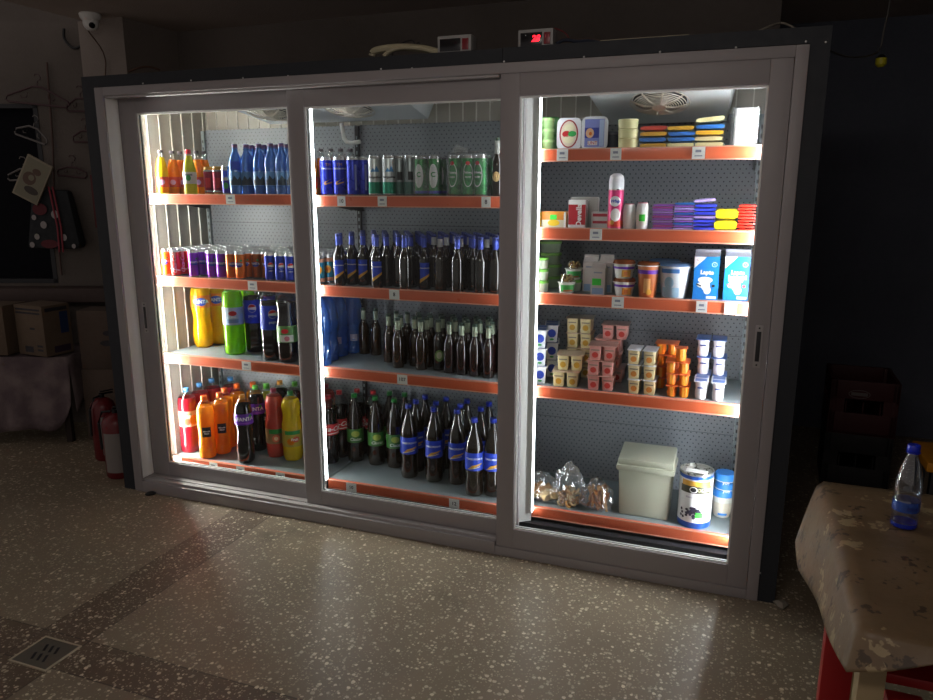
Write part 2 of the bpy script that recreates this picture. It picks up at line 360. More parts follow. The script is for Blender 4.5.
def door(x0, x1, y0, y1, z0, z1, gx0, gx1, gz0, gz1, handle, label):
    mb = MB()
    m = alu
    mb.box(x0, gx0, y0, y1, z0, z1, m, .003); mb.box(gx1, x1, y0, y1, z0, z1, m, .003)
    mb.box(gx0, gx1, y0, y1, gz1, z1, m, .003); mb.box(gx0, gx1, y0, y1, z0, gz0, m, .003)
    o = part('sliding_door', mb, cool, label)
    g = MB(); yc = (y0 + y1) / 2
    g.box(gx0 + .001, gx1 - .001, yc - .002, yc + .002, gz0 + .001, gz1 - .001, glass); part('glass_pane', g, o)
    b = MB(); t = .007
    for yy in (yc - .012, yc + .006):
        b.box(gx0 + .0005, gx0 + t, yy, yy + .006, gz0, gz1, whitepl); b.box(gx1 - t, gx1 - .0005, yy, yy + .006, gz0, gz1, whitepl)
        b.box(gx0 + t, gx1 - t, yy, yy + .006, gz1 - t, gz1 - .0005, whitepl); b.box(gx0 + t, gx1 - t, yy, yy + .006, gz0 + .0005, gz0 + t, whitepl)
    b.box(gx0 + .0005, gx0 + .004, yc - .005, yc + .005, gz0, gz1, darkm); b.box(gx0, gx1, yc - .005, yc + .005, gz0 + .0005, gz0 + .004, darkm)
    part('glazing_bead', b, o, 'pale glazing bead around the glass')
    hx, hz = handle; h = MB()
    h.box(hx - .014, hx + .014, y0 - .003, y0 - .0005, hz - .085, hz + .085, alu2, .004)
    h.box(hx - .008, hx + .008, y0 - .0045, y0 - .003, hz - .06, hz + .06, darkm, .003)
    for dz in (-.074, .074): h.box(hx - .003, hx + .003, y0 - .005, y0 - .003, hz + dz - .003, hz + dz + .003, blackm)
    part('handle', h, o, 'recessed flush handle')
    return o
door(2.180, 3.290, -.006, .036, .046, 2.166, 2.263, 3.212, .141, 2.068, (3.253, 1.09), 'right sliding door, the frontmost')
door(1.117, 2.270, .040, .076, .070, 2.157, 1.205, 2.180, .152, 2.068, (2.225, 1.05), 'middle sliding door')
door(.056, 1.163, .082, .118, .070, 2.157, .168, 1.085, .160, 2.078, (.105, 1.00), 'left sliding door, the rearmost')
# mullion profiles behind the door joints, white, slanted towards the bays
for nmx, x0, x1 in (('a', 1.150, 1.160), ('b', 2.240, 2.302)):
    mb = MB(); mb.poly([(x0, .122, ZF), (x1, .168, ZF), (x0 - .02, .168, ZF)], whitepl)
    P = [(x0, .122), (x1, .168), (x0 - .02, .168), (x0 - .02, .122)]
    bot = [Vector((p[0], p[1], ZF)) for p in P]; top = [Vector((p[0], p[1], ZC)) for p in P]
    for i in range(4): mb.poly([bot[i], bot[(i + 1) % 4], top[(i + 1) % 4], top[i]], whitepl)
    mb.poly(top, whitepl)
    part('mullion', mb, cool, 'white mullion profile inside the cooler')
led_m = mat('led_diffuser_dim', 'ffffff', 0.4, emis='fbfaff', es=22.0)
for x0, x1 in ((1.162, 1.168), (2.304, 2.310), (2.205, 2.211)):
    mb = MB(); mb.box(x0 - (.004 if x0 != 2.205 else 0), x1 - .002 + (.004 if x0 == 2.205 else 0), .150, .1685, .16, 2.11, whitepl); o = part('light_strip', mb, cool, 'slim light strip on a mullion')
    mb = MB(); mb.box(x0 + (.0045 if x0 != 2.205 else -.003), x1 + (.002 if x0 != 2.205 else -.006), .150, .168, .17, 2.10, led_m); part('light_diffuser', mb, o)
# vertical light strips in the two front corners
mb = MB(); mb.box(.093, .118, .122, .160, .16, 2.12, whitepl, .002); o = part('light_strip', mb, cool, 'vertical light strip in the left front corner')
mb = MB(); mb.box(.118, .124, .126, .156, .17, 2.11, led_l, .002); part('light_diffuser', mb, o)
mb = MB(); mb.box(3.221, 3.247, .122, .160, .16, 2.12, whitepl, .002); o = part('light_strip', mb, cool, 'vertical light strip in the right front corner')
mb = MB(); mb.box(3.215, 3.221, .126, .156, .17, 2.11, led, .002); part('light_diffuser', mb, o)

# evaporators under the roof: sloped housing, fan and wire guard
evm = mat('evaporator_housing', 'e6eaec', .35); guard = mat('fan_guard', 'e0d8c8', .4); fanb = mat('fan_blade', '3c3f42', .4)
def evaporator(label, x0, x1, fans, ztop=2.135, drop=.115):
    t = thing('evaporator_unit', label, 'cooling unit', ((x0 + x1) / 2, .3, ztop))
    c = (x0 + x1) / 2; L = (x1 - x0) / 2
    mb = MB(); y0, y1, z1 = -.16, .26, 0
    def ring(l, y, z): return [Vector((-l, y, z)), Vector((l, y, z))]
    A = [Vector((-L, y0, 0)), Vector((L, y0, 0)), Vector((L, y1 + .03, 0)), Vector((-L, y1 + .03, 0))]
    B = [Vector((-L + .01, y0 + .01, -.018)), Vector((L - .01, y0 + .01, -.018)), Vector((L - .03, y1, -drop)), Vector((-L + .06, y1, -drop))]
    mb.poly(A, evm); mb.poly(B, evm)
    for i in range(4): mb.poly([A[i], A[(i + 1) % 4], B[(i + 1) % 4], B[i]], evm)
    part('housing', mb, t)
    n = Vector((0, -(drop - .018), -(y1 - y0 - .01))).normalized(); rotx = math.atan2(drop - .018, y1 - y0 - .01)
    for fx in fans:
        py = .02; pz = -.018 - (py - y0 - .01) * (drop - .018) / (y1 - y0 - .01)
        f = link('fan', None, t, (fx - c, py, pz - .004)); f.rotation_euler = (-rotx, 0, 0)
        mb = MB()
        for k in range(5):
            a = 2 * PI * k / 5
            mb.poly([(.02 * math.cos(a), .02 * math.sin(a), -.008), (.1 * math.cos(a - .3), .1 * math.sin(a - .3), -.004), (.105 * math.cos(a + .3), .105 * math.sin(a + .3), -.012)], fanb)
        mb.lathe([(.112, -.001, blackm), (.112, -.003, blackm)], 32); mb.lathe([(.03, -.003, fanb), (.03, -.018, fanb)], 20)
        part('fan_rotor', mb, f)
        mb = MB()
        for r in (.030, .040, .050, .060, .070, .080, .090, .100, .110, .124):
            mb.tube([(r * math.cos(2 * PI * k / 36), r * math.sin(2 * PI * k / 36), -.03 + (r / .124) ** 3 * .018) for k in range(36)], .0019, guard, 6, True)
        for k in range(8):
            a = 2 * PI * k / 8 + .2; mb.tube([(0, 0, -.0305), (.07 * math.cos(a), .07 * math.sin(a), -.028), (.124 * math.cos(a), .124 * math.sin(a), -.010)], .0035, guard, 6)
        mb.lathe([(.03, -.034, guard), (.03, -.029, guard)], 16)
        part('fan_guard', mb, f)
    return t
evaporator('small grey evaporator under the cooler roof with one round fan guard, right bay', 2.475, 3.09, [x_at(660, .32, 2.07)], 2.142, .15)
evaporator('long grey evaporator with two round fan guards under the roof of the left bays', .60, 1.64, [x_at(270, .32, 2.09), x_at(350, .32, 2.08)], 2.142, .095)
mb = MB(); xx = x_at(343, .5, 2.0)
pts = [(xx - .01, .5, 2.034), (xx, .5, 1.99), (xx + .005, .5, 1.955), (xx + .02, .5, 1.938), (xx + .05, .5, 1.932), (xx + .10, .5, 1.938)]
mb.tube(pts, .011, whitepl, 10); thing('drain_pipe', 'bent white plastic drain pipe hanging below the left evaporator', 'pipe', me=mb.mesh('drain_pipe'))

# ------------------------------------------------------------------ gondola shelving, three bays
YF, YB = .18, .650
BX = (.12, 1.15, 2.18, 3.212)
SZ = {('L', 1): 1.665, ('M', 1): 1.660, ('R', 1): 1.862, ('L', 2): 1.219, ('M', 2): 1.213, ('R', 2): 1.525, ('L', 3): .777, ('M', 3): .786, ('R', 3): 1.232,
      ('L', 4): .158, ('M', 4): .162, ('R', 4): .791, ('R', 5): .184}
bayname = {'L': 'left', 'M': 'middle', 'R': 'right'}; BI = {'L': 0, 'M': 1, 'R': 2}
for b in 'LMR':
    x0, x1 = BX[BI[b]], BX[BI[b] + 1]; ztop = 2.035 if b != 'R' else 2.03
    t = thing('shelving_frame', 'grey perforated steel back frame of the %s shelving bay' % bayname[b], 'shelving')
    mb = MB(); mb.box(x0 + .012, x1 - .012, .655, .665, .117, ztop, PEG)
    for z in (.5, 1.0, 1.5): mb.box(x0 + .012, x1 - .012, .6545, .666, z - .001, z + .001, darkm)
    part('perforated_back', mb, t)
    for ux, mm in ((x0, (blackm if b == 'M' else shelfm)), (x1, shelfm)):
        if b == 'L' and ux == x1 or b == 'M' and ux == x1: continue
        mb = MB(); mb.box(ux - .011, ux + .011, .640, .71, .117, ztop - .005, mm)
        z = .2
        while z < ztop - .05: mb.box(ux - .004, ux + .004, .6392, .641, z, z + .018, blackm if mm is not blackm else shelfm); z += .04
        part('upright', mb, t, 'black upright' if mm is blackm else None)
for (b, n), z in sorted(SZ.items()):
    x0, x1 = BX[BI[b]] + .002, BX[BI[b] + 1] - .002
    if b == 'M': x0 += .012
    bottom = (n == 4 and b != 'R') or n == 5
    t = thing('shelf', ('grey steel bottom deck' if bottom else 'grey steel %s shelf' % ORD[n - 1]) + ' with orange price rail in the %s bay%s' % (bayname[b], '' if bottom else ', counted from the top'), 'shelf', group='shelves of the cooler')
    mb = MB(); mb.box(x0, x1, YF + .012, YB - .012, z - .028 if not bottom else z - .04, z, shelfm, .002)
    part('shelf_board', mb, t)
    mb = MB()
    mb.box(x0, x1, YF - .006, YF + .011, z - .05, z + .004, railm, .002)
    mb.box(x0, x1, YF - .0085, YF - .0062, z - .001, z + .004, railedge); mb.box(x0, x1, YF - .0085, YF - .0062, z - .051, z - .046, railedge)
    mb.box(x0, x0 + .004, YF - .009, YF + .012, z - .051, z + .004, darkm)
    part('price_rail', mb, t, 'orange plastic price rail')
    if bottom:
        mb = MB(); mb.box(x0, x1, YF + .013, YF + .02, .117, z - .0405, darkm); part('kick_plate', mb, t)
    else:
        for bx in (x0 + .016, x1 - .019):
            mb = MB(); pts = [(YF + .03, z - .029), (YB - .015, z - .029), (YB - .015, z - .085), (YB - .06, z - .085)]
            a = [Vector((bx, p[0], p[1])) for p in pts]; c = [Vector((bx + .003, p[0], p[1])) for p in pts]
            mb.poly(a, blackm); mb.poly(list(reversed(c)), blackm)
            for i in range(4): mb.poly([a[i], a[(i + 1) % 4], c[(i + 1) % 4], c[i]], blackm)
            part('bracket', mb, t)
# price tags clipped on the rails
TAGS = [('L', 1, 230, 9, ''), ('L', 2, 252, 9, ''), ('L', 3, 246, 9, ''), ('L', 4, 177, 8, ''), ('L', 4, 213, 8, ''), ('L', 4, 240, 8, ''), ('L', 4, 280, 9, ''),
        ('M', 1, 341, 8, '10'), ('M', 1, 382, 9, ''), ('M', 1, 486, 9, '8'), ('M', 2, 394, 10, '8'), ('M', 3, 402, 10, '107'), ('M', 4, 351, 10, '10'), ('M', 4, 454, 10, '12'),
        ('R', 1, 562.5, 11, ''), ('R', 1, 616, 11, ''), ('R', 1, 699, 13, ''), ('R', 2, 596, 12, ''), ('R', 3, 618, 12, ''), ('R', 3, 702, 11, ''), ('R', 3, 731, 12, '')]
cnt = {}
for b, n, u, w, s in TAGS:
    z = SZ[(b, n)]; k = cnt.get((b, n), 0); cnt[(b, n)] = k + 1; tot = len([1 for q in TAGS if q[:2] == (b, n)])
    xa, xb = x_at(u - w / 2, YF - .012, z), x_at(u + w / 2, YF - .012, z)
    mb = MB(); hw = (xb - xa) / 2; mb.box(-hw, hw, -.001, .001, -.024, .024, paperw)
    if s: mb.decal(text_faces(s, .026, bold=.02), ink, flat(-.0015))
    else:
        mb.decal(rect(-hw * .5, hw * .4, .002, .012), mat('faded_print', '8f95a5', .6), flat(-.0015)); mb.decal(rect(-hw * .6, hw * .6, -.014, -.010), mat('faded_print', '8f95a5', .6), flat(-.0015))
    rail = 'bottom' if ((n == 4 and b != 'R') or n == 5) else ('top', 'second', 'third', 'fourth')[n - 1]
    lab = 'white price tag on the %s rail, %s bay' % (rail, bayname[b])
    if tot > 1: lab += ', %s from the left' % ORD[k]
    thing('price_tag', lab, 'price tag', ((xa + xb) / 2, YF - .0105, z - .023), 0, 'price tags on the shelf rails', mb.mesh('price_tag'))

# ================================================================== PRODUCTS: one prototype of each kind
neckc = clear('clear_pet', 'f0f4f2', .16, .06); clear_blue = clear('blue_pet', 'a4c8f4', .25, .06, 'dfeaff', '4a8ce8', .38)
clear_blue2 = clear('blue_pet_dark', 'a4c8f8', .42, .12, 'f0f6ff', '4a8cf0', .40); bag_film = clear('bag_film', 'f6f6f6', .22, .10, 'ffffff', 'dfe6ea', .07)
def proto(key, name, *parts): PROTO[key] = (name, [(p[0], p[1].mesh(p[0]) if isinstance(p[1], MB) else p[1], p[2] if len(p) > 2 else None) for p in parts])
white = mat('label_white', 'f2f2f0', .45); black = mat('label_black', '1b1b1f', .45); red = mat('label_red', 'c8202a', .4); gold = mat('label_gold', 'e0a640', .4)
green = mat('label_green', '2f9c48', .4); brightgreen = mat('sticker_green', '3fd03f', .5); blue = mat('label_blue', '1f3fae', .4); purple = mat('label_purple', '6a2bb0', .4)
def cap_mb(r, z0, z1, m, skirt=None):
    mb = MB(); mb.lathe([(r * .96, z0, m), (r, z0 + .002, m), (r, z1 - .003, m), (r * .9, z1, m)], 16, mod=lambda a, z: 1 + .03 * math.cos(16 * a) * 0)
    mb.lathe([(r * 1.12, z0 - .004, m), (r * 1.12, z0 - .0015, m)], 16); return mb
def petal(h0):
    return lambda a, z: 1 - (.10 * (1 - z / h0) * (0.5 - 0.5 * math.cos(5 * a)) if z < h0 else 0)

# --- slim cans
def can(key, body, deco=None, r=.0275, h=.15, lid=silver, name='drink_can', base=None):
    mb = MB(); base = base or body
    mb.lathe([(r * .78, 0, lid), (r * .86, .003, lid), (r * .98, .009, lid), (r, .013, base), (r, h - .016, base), (r * .9, h - .006, lid), (r * .88, h - .004, lid), (r * .9, h, lid), (r * .85, h - .001, lid), (r * .82, h - .006, lid), (r * .1, h - .006, lid)], 24)
    parts = [('can_body', mb)]
    if deco: d = MB(); deco(d, r, h); parts.append(('printed_label', d, None))
    t = MB(); t.decal(disc(0, -.006, .008, 10, .011), lid, lambda s, q: Vector((s, q, h - .0045))); parts.append(('ring_pull', t))
    proto(key, name, *parts)
def fanta_lab(mb, r, h, col=None):
    w = wrap(r); mb.decal(disc(0, h * .53, .021, 14, .013), blue, wrap(r, .0006)); mb.decal(move(text_faces('FANTA', .0155, bold=.03), 0, h * .55), white, w); mb.decal(disc(.014, h * .68, .006, 10), green, w)
m_or = mat('can_orange', 'e07018', .3, metal=.35); m_pu = mat('can_purple', '8a33c4', .3, metal=.35); m_red = mat('can_red', 'cc1c18', .35, metal=.1); m_bl = mat('can_blue', '1230a8', .3, metal=.35)
can('can_orange', m_or, fanta_lab); can('can_purple', m_pu, fanta_lab)
def cola_deco(mb, r, h):
    mb.decal(rot90(move(text_faces('Coca-Cola', .026, shear=.3, bold=.01), 0, 0)), white, lambda s, t: wrap(r)(s, t + h * .5))
    mb.decal(quadstrip(-.03, h * .3, .03, h * .22, .006, 8), white, wrap(r, .0008))
can('can_red', m_red, cola_deco)
def pepsi_deco(mb, r, h, zc=.55, R=.0165, tx=.011):
    w = wrap(r, .0012); z = h * zc
    mb.decal(disc(0, z, R, 20), white, wrap(r, .0006)); mb.decal(disc(0, z + .001, R * .9, 12, a0=.35, a1=PI - .1), red, w); mb.decal(disc(0, z - .002, R * .85, 12, a0=PI + .2, a1=2 * PI - .4), blue, w)
    mb.decal(move(text_faces('pepsi', tx), 0, z - R - tx * .9), white, w)
can('can_blue', m_bl, pepsi_deco)
can('can_brown', mat('can_brown_orange', 'a8541e', .3, metal=.4), fanta_lab)
m_teal = mat('can_teal', '1f86a8', .3, metal=.3)
def teal_deco(mb, r, h):
    band(mb, r + .0006, .013, .032, mat('can_peach', 'd89a80', .35, metal=.2)); band(mb, r + .0006, h - .036, h - .017, mat('can_peach', 'd89a80', .35, metal=.2)); mb.decal(disc(0, h * .5, .018, 14, .02), gold, wrap(r)); mb.decal(disc(0, h * .5, .010, 14), m_or, wrap(r, .0016))
can('can_teal', m_teal, teal_deco)
m_dr = mat('can_dark_red', '8e1a3a', .3, metal=.4)
def energy(mb, r, h):
    band(mb, r + .0006, h * .82, h - .017, silver); mb.decal(rect(-.012, .012, h * .25, h * .6, 4), red, wrap(r)); band(mb, r + .0006, .013, h * .15, silver)
can('can_energy_red', m_dr, energy, r=.0265, h=.145, lid=gold)
def energy2(mb, r, h):
    band(mb, r + .0006, h * .5, h - .017, silver); mb.decal(rect(-.014, .012, h * .62, h * .85, 4), blue, wrap(r)); mb.decal(disc(-.002, h * .32, .013, 12, .017), green, wrap(r))
can('can_energy_blue', mat('can_indigo', '3a2f8a', .3, metal=.4), energy2, r=.027, h=.145)
# --- tall half-litre cans
m_cb = mat('can_cobalt', '2033b8', .28, metal=.35)
def timi(mb, r, h):
    w = wrap(r); mb.decal(move(text_faces('TIMISOREANA', .0105, bold=.02), 0, h * .70), white, w)
    mb.decal(move(text_faces('TM', .02), 0, h * .80), gold, w); mb.decal([[(-.024, h * .30), (-.020, h * .36), (.026, h * .47), (.0, h * .40)]], gold, w); mb.decal(quadstrip(-.02, h * .30, .02, h * .36, .006, 6), gold, w)
can('tall_can_blue', m_cb, timi, r=.0335, h=.188)
can('tall_can_blue_back', m_cb, lambda mb, r, h: mb.decal(rect(.004, .014, h * .15, h * .8), mat('small_print', '8f96d8', .5), wrap(r)), r=.0335, h=.188)
m_w = mat('can_white', 'd4d8d8', .3, metal=.45); m_gr = mat('can_sea_green', '1f9070', .3, metal=.3)
def bergen(mb, r, h):
    band(mb, r + .0006, .013, h * .35, m_gr); w = wrap(r)
    mb.decal([[(-.022, h * .60), (-.008, h * .70), (-.002, h * .64), (.008, h * .75), (.022, h * .60)]], mat('mountain_blue', '4f8fc8', .4), w)
    mb.decal(move(text_faces('Bergenbier', .0155, bold=.03), 0, h * .47), black, w)
can('tall_can_white', m_w, bergen, r=.0325, h=.192)
can('tall_can_grey', mat('can_grey_side', '8f9698', .3, metal=.6), lambda mb, r, h: (band(mb, r + .0006, .013, h * .35, mat('can_grey_green', '4f6f68', .35, metal=.4)), mb.decal(rect(-.012, .012, h * .4, h * .6, 4), darkm, wrap(r))), r=.0325, h=.192)
m_cg = mat('can_green', '1f8a3c', .28, metal=.35)
def tub(mb, r, h):
    w = wrap(r); mb.decal(disc(0, h * .52, .024, 18, .055), white, wrap(r, .0006)); mb.decal(disc(0, h * .52, .0205, 18, .050), m_cg, w); mb.decal(disc(0, h * .80, .010, 12, .009), red, wrap(r, .0018))
    mb.decal(move(text_faces('Tuborg', .0135, bold=.03), 0, h * .58), white, wrap(r, .0018)); mb.decal(move(text_faces('GREEN', .009, bold=.03), 0, h * .47), white, wrap(r, .0018))
can('tall_can_green', m_cg, tub, r=.0325, h=.188)
def carls(mb, r, h):
    w = wrap(r); mb.decal(disc(0, h * .5, .022, 18, .055), white, w); mb.decal(move(text_faces('C', .03, bold=.03), 0, h * .53), m_cg, wrap(r, .002)); band(mb, r + .0006, .013, h * .14, blue)
can('tall_can_green_oval', m_cg, carls, r=.0325, h=.188)

# --- bottles: profile of (r, z) fractions, fill level, label band
def bottle(key, name, prof, liquid, empty, fill, h, r, label=None, capm=None, caph=.014, capr=.0145, seg=24, lobes=False, mod=None, cap_name='cap', sleeve=None):
    pts = []
    for q, z in prof: pts.append((q * r, z * h))
    out = []
    for i, (q, z) in enumerate(pts):   # insert a ring at the fill level
        if i and pts[i - 1][1] < fill * h < z:
            k = (fill * h - pts[i - 1][1]) / (z - pts[i - 1][1]); out.append((pts[i - 1][0] + (q - pts[i - 1][0]) * k, fill * h, liquid))
        out.append((q, z, liquid if z <= fill * h + 1e-6 else empty))
    mb = MB(); mb.lathe(out, seg, mod=mod or (petal(.09 * h) if lobes else None))
    parts = [('bottle_body', mb)]
    if label: lb = MB(); label(lb, r, h); parts.append(('label', lb))
    if capm: parts.append((cap_name, cap_mb(capr, h - caph, h, capm)))
    if sleeve: sm, z0, z1, r0, r1 = sleeve; s = MB(); s.lathe([(r0 * r + .0008, z0 * h, sm), (r1 * r + .0008, z1 * h, sm)], seg, close=False); parts.append(('neck_foil', s))
    proto(key, name, *parts)
P_CONT = [(.70, 0), (.86, .012), (.98, .06), (1, .14), (.99, .24), (.90, .34), (.86, .42), (.92, .50), (1, .58), (1, .74), (.93, .82), (.72, .90), (.42, .945), (.27, .965), (.25, .985), (.25, .998)]
P_STR = [(.80, 0), (.93, .01), (1, .03), (1, .15), (.985, .16), (1, .17), (1, .22), (.985, .23), (1, .24), (1, .40), (.985, .41), (.985, .66), (1, .67), (1, .78), (.90, .85), (.62, .91), (.36, .95), (.28, .965), (.28, .998)]
P_WAIST = [(.72, 0), (.9, .015), (1, .06), (1, .18), (.95, .28), (.86, .40), (.82, .47), (.86, .54), (.97, .62), (1, .70), (.98, .76), (.84, .86), (.58, .93), (.36, .96), (.27, .97), (.27, .998)]
P_LONG = [(.86, 0), (.97, .008), (1, .03), (1, .52), (.97, .57), (.84, .63), (.60, .69), (.46, .74), (.42, .80), (.39, .93), (.42, .945), (.42, .96), (.38, .965), (.38, .998)]
P_BEER = [(.75, 0), (.92, .012), (1, .05), (1, .10), (.93, .20), (.93, .29), (1, .34), (1, .58), (.96, .64), (.80, .72), (.56, .80), (.40, .86), (.31, .91), (.29, .95), (.30, .955), (.28, .96), (.28, .998)]
P_WAT = [(.82, 0), (.95, .012), (1, .05), (.95, .08), (1, .11), (1, .50), (.96, .52), (1, .55), (.98, .62), (.90, .70), (.68, .78), (.48, .84), (.40, .88), (.40, .93), (.40, .998)]
P_WAT2 = [(.8, 0), (.95, .01), (1, .03), (.94, .06), (1, .09), (.94, .12), (1, .15), (.93, .18), (1, .22), (.93, .27), (.90, .34), (.93, .40), (1, .44), (1, .60), (.97, .68), (.86, .78), (.62, .87), (.38, .93), (.27, .955), (.27, .998)]

j_yel = juice('juice_yellow', 'f0b414'); j_yel2 = juice('juice_lemon', 'e6c818'); j_or = juice('juice_orange', 'ee8a14'); j_or2 = juice('juice_deep_orange', 'f09a20'); j_red = juice('juice_red', '9c1626', .25)
j_pink = juice('juice_pink', 'c04a3e', .3); j_green = juice('drink_lime', '8ad010', .35); j_cola = mat('cola', '140b0c', .08, coat=.8); j_lg = juice('juice_pale_green', 'c8c83a', .4)
cap_b = mat('cap_light_blue', '4f9be0', .35); cap_o = mat('cap_orange', 'ee6418', .35); cap_g = mat('cap_green', '5ab83a', .35); cap_dg = mat('cap_dark_green', '1f8a3a', .35); cap_y = mat('cap_yellow_orange', 'f0a024', .35)
cap_r = mat('cap_red', 'c8202c', .35); cap_pk = mat('cap_dark_pink', 'a8204a', .35); cap_pu = mat('cap_purple', '5a2a5e', .35); cap_k = mat('cap_dark', '4a4048', .35); cap_bl = mat('cap_cobalt', '1c34b0', .35); cap_w = mat('cap_white', 'd8dce4', .35)
# 2 l fanta-like orange
def lab_fo(mb, r, h):
    band(mb, r + .001, .58 * h, .76 * h, mat('label_orange', 'ee7a18', .35)); w = wrap(r, .003)
    mb.decal(disc(-.004, h * .67, .036, 18, .024), blue, wrap(r, .002)); mb.decal(move(text_faces('FANTA', .028, bold=.03), -.004, h * .67), white, w)
bottle('soda_orange', 'soda_bottle', P_CONT, j_yel, neckc, .86, .41, .057, lab_fo, cap_o, .020, .0165, lobes=True)
def lab_fp(mb, r, h):
    band(mb, r + .001, .585 * h, .745 * h, purple); w = wrap(r, .003)
    mb.decal(move(text_faces('FANTA', .030, bold=.03), 0, h * .67), white, w); mb.decal(disc(.03, h * .71, .009, 12), green, w); mb.decal(quadstrip(-.03, h * .615, .03, h * .61, .006), mat('label_lilac', 'a050d8', .4), w)
bottle('soda_grape', 'soda_bottle', P_WAIST, j_cola, neckc, .86, .40, .052, lab_fp, cap_y, .020, .0165, lobes=True)
def lab_green(mb, r, h):
    band(mb, r + .001, .42 * h, .66 * h, mat('label_pale_blue', 'b4c8d8', .35)); w = wrap(r, .002)
    mb.decal(disc(0, .58 * h, .022, 14, .014), red, w); mb.decal(rect(-.03, .03, .45 * h, .50 * h, 6), mat('label_blue_grey', '7a9ac0', .4), w); mb.decal(move(text_faces('Lime', .018, bold=.03), 0, .53 * h), white, wrap(r, .003))
bottle('soda_lime', 'soda_bottle', P_STR, j_green, neckc, .87, .41, .057, lab_green, cap_b, .020, .0165)
def lab_pep(mb, r, h):
    band(mb, r + .001, .42 * h, .74 * h, mat('label_cobalt', '1c38c0', .35)); pepsi_deco(mb, r + .001, h, .63, .024, .022)
bottle('soda_cola_blue', 'soda_bottle', P_STR, j_cola, neckc, .78, .41, .056, lab_pep, cap_bl, .020, .0165)
def lab_mix(mb, r, h):
    band(mb, r + .001, .28 * h, .50 * h, mat('label_leaf', '5a8a4a', .35)); w = wrap(r, .002)
    mb.decal(rect(-.035, .035, .29 * h, .38 * h, 6), mat('label_soft_white', 'd4d4cc', .4), w); mb.decal(disc(-.01, .43 * h, .02, 14, .013), red, w); mb.decal(disc(0, .335 * h, .014, 12), mat('label_pink', 'c06a7a', .4), wrap(r, .003))
P_CONT2 = [(.72, 0), (.88, .012), (1, .06), (1, .26), (1, .52), (.88, .60), (.86, .66), (.93, .74), (.96, .79), (.82, .87), (.52, .935), (.3, .96), (.27, .97), (.27, .998)]
bottle('soda_dark_fruit', 'soda_bottle', P_CONT2, j_cola, neckc, .80, .41, .056, lab_mix, cap_r, .020, .0165, lobes=True)
def lab_red(mb, r, h):
    band(mb, r * .985 + .001, .42 * h, .66 * h, mat('label_cream', 'dcae98', .4)); w = wrap(r, .002)
    mb.decal(disc(.02, .52 * h, .026, 14, .03), j_or, w); mb.decal(disc(-.02, .50 * h, .02, 14, .02), mat('label_brick', 'b85a3a', .4), w); mb.decal(move(text_faces('Prigat', .017, bold=.02), -.012, .62 * h), green, wrap(r, .003))
bottle('juice_red', 'juice_bottle', P_STR, j_red, neckc, .86, .39, .055, lab_red, cap_b, .020, .0175)
P_MM = [(.78, 0), (.94, .012), (1, .05), (1, .22), (.94, .30), (.94, .46), (1, .52), (1, .74), (.92, .82), (.70, .89), (.45, .93), (.34, .945), (.34, .998)]
def lab_mm(mb, r, h):
    mb.decal(rect(-.024, .024, .36 * h, .52 * h, 6), black, wrap(r * .95, .003)); mb.decal(move(text_faces('Minute', .0125, bold=.03), 0, .455 * h), white, wrap(r * .95, .005)); mb.decal(move(text_faces('Maid', .0125, bold=.03), 0, .42 * h), white, wrap(r * .95, .005))
    mb.decal(disc(.0, .24 * h, .03, 16, .03), j_or, wrap(r, .001))
bottle('juice_orange', 'juice_bottle', P_MM, j_or2, neckc, .84, .37, .048, lab_mm, cap_o, .026, .019)
bottle('juice_orange_green_cap', 'juice_bottle', P_MM, j_lg, neckc, .84, .37, .048, lab_mm, cap_g, .026, .019)
def lab_fr(mb, r, h):
    band(mb, r + .001, .22 * h, .44 * h, mat('label_rose_green', '8a6a44', .4)); w = wrap(r, .002)
    mb.decal(rect(-.04, .04, .37 * h, .435 * h, 8), cap_dg, w); mb.decal(disc(0, .30 * h, .022, 14, .022), mat('label_grapefruit', 'd86a4a', .4), w); mb.decal(disc(0, .30 * h, .012, 12), mat('label_cream2', 'e8c8a0', .4), wrap(r, .003))
bottle('juice_pink', 'juice_bottle', P_CONT2, j_pink, neckc, .90, .41, .056, lab_fr, cap_pk, .022, .0165, lobes=True)
def lab_fy(mb, r, h):
    band(mb, r + .001, .22 * h, .46 * h, mat('label_olive_yellow', 'b8a43a', .4)); w = wrap(r, .002)
    mb.decal(rect(-.045, .045, .40 * h, .455 * h, 8), cap_dg, w); mb.decal(disc(-.012, .30 * h, .022, 14, .02), j_or, w); mb.decal(disc(.018, .33 * h, .02, 14, .018), mat('label_coral', 'd8604a', .4), wrap(r, .003)); mb.decal(move(text_faces('Fruit', .02, bold=.03), .01, .33 * h), white, wrap(r, .004))
bottle('juice_yellow', 'juice_bottle', P_CONT2, j_yel2, neckc, .90, .41, .057, lab_fy, cap_dg, .022, .0165, lobes=True)
bottle('soda_dark_green_cap', 'soda_bottle', P_WAIST, j_cola, neckc, .84, .40, .050, lab_fp, cap_g, .020, .0165)
def lab_cola(mb, r, h):
    band(mb, r + .001, .44 * h, .60 * h, mat('label_cola_red', 'd0202a', .35)); mb.decal(move(text_faces('Coca-Cola', .036, shear=.35, bold=.01), 0, .53 * h), white, wrap(r, .003)); mb.decal(quadstrip(-.04, .458 * h, .05, .47 * h, .004, 8), white, wrap(r, .003))
bottle('soda_cola_red', 'soda_bottle', P_CONT2, j_cola, neckc, .76, .40, .052, lab_cola, cap_r, .020, .0165)
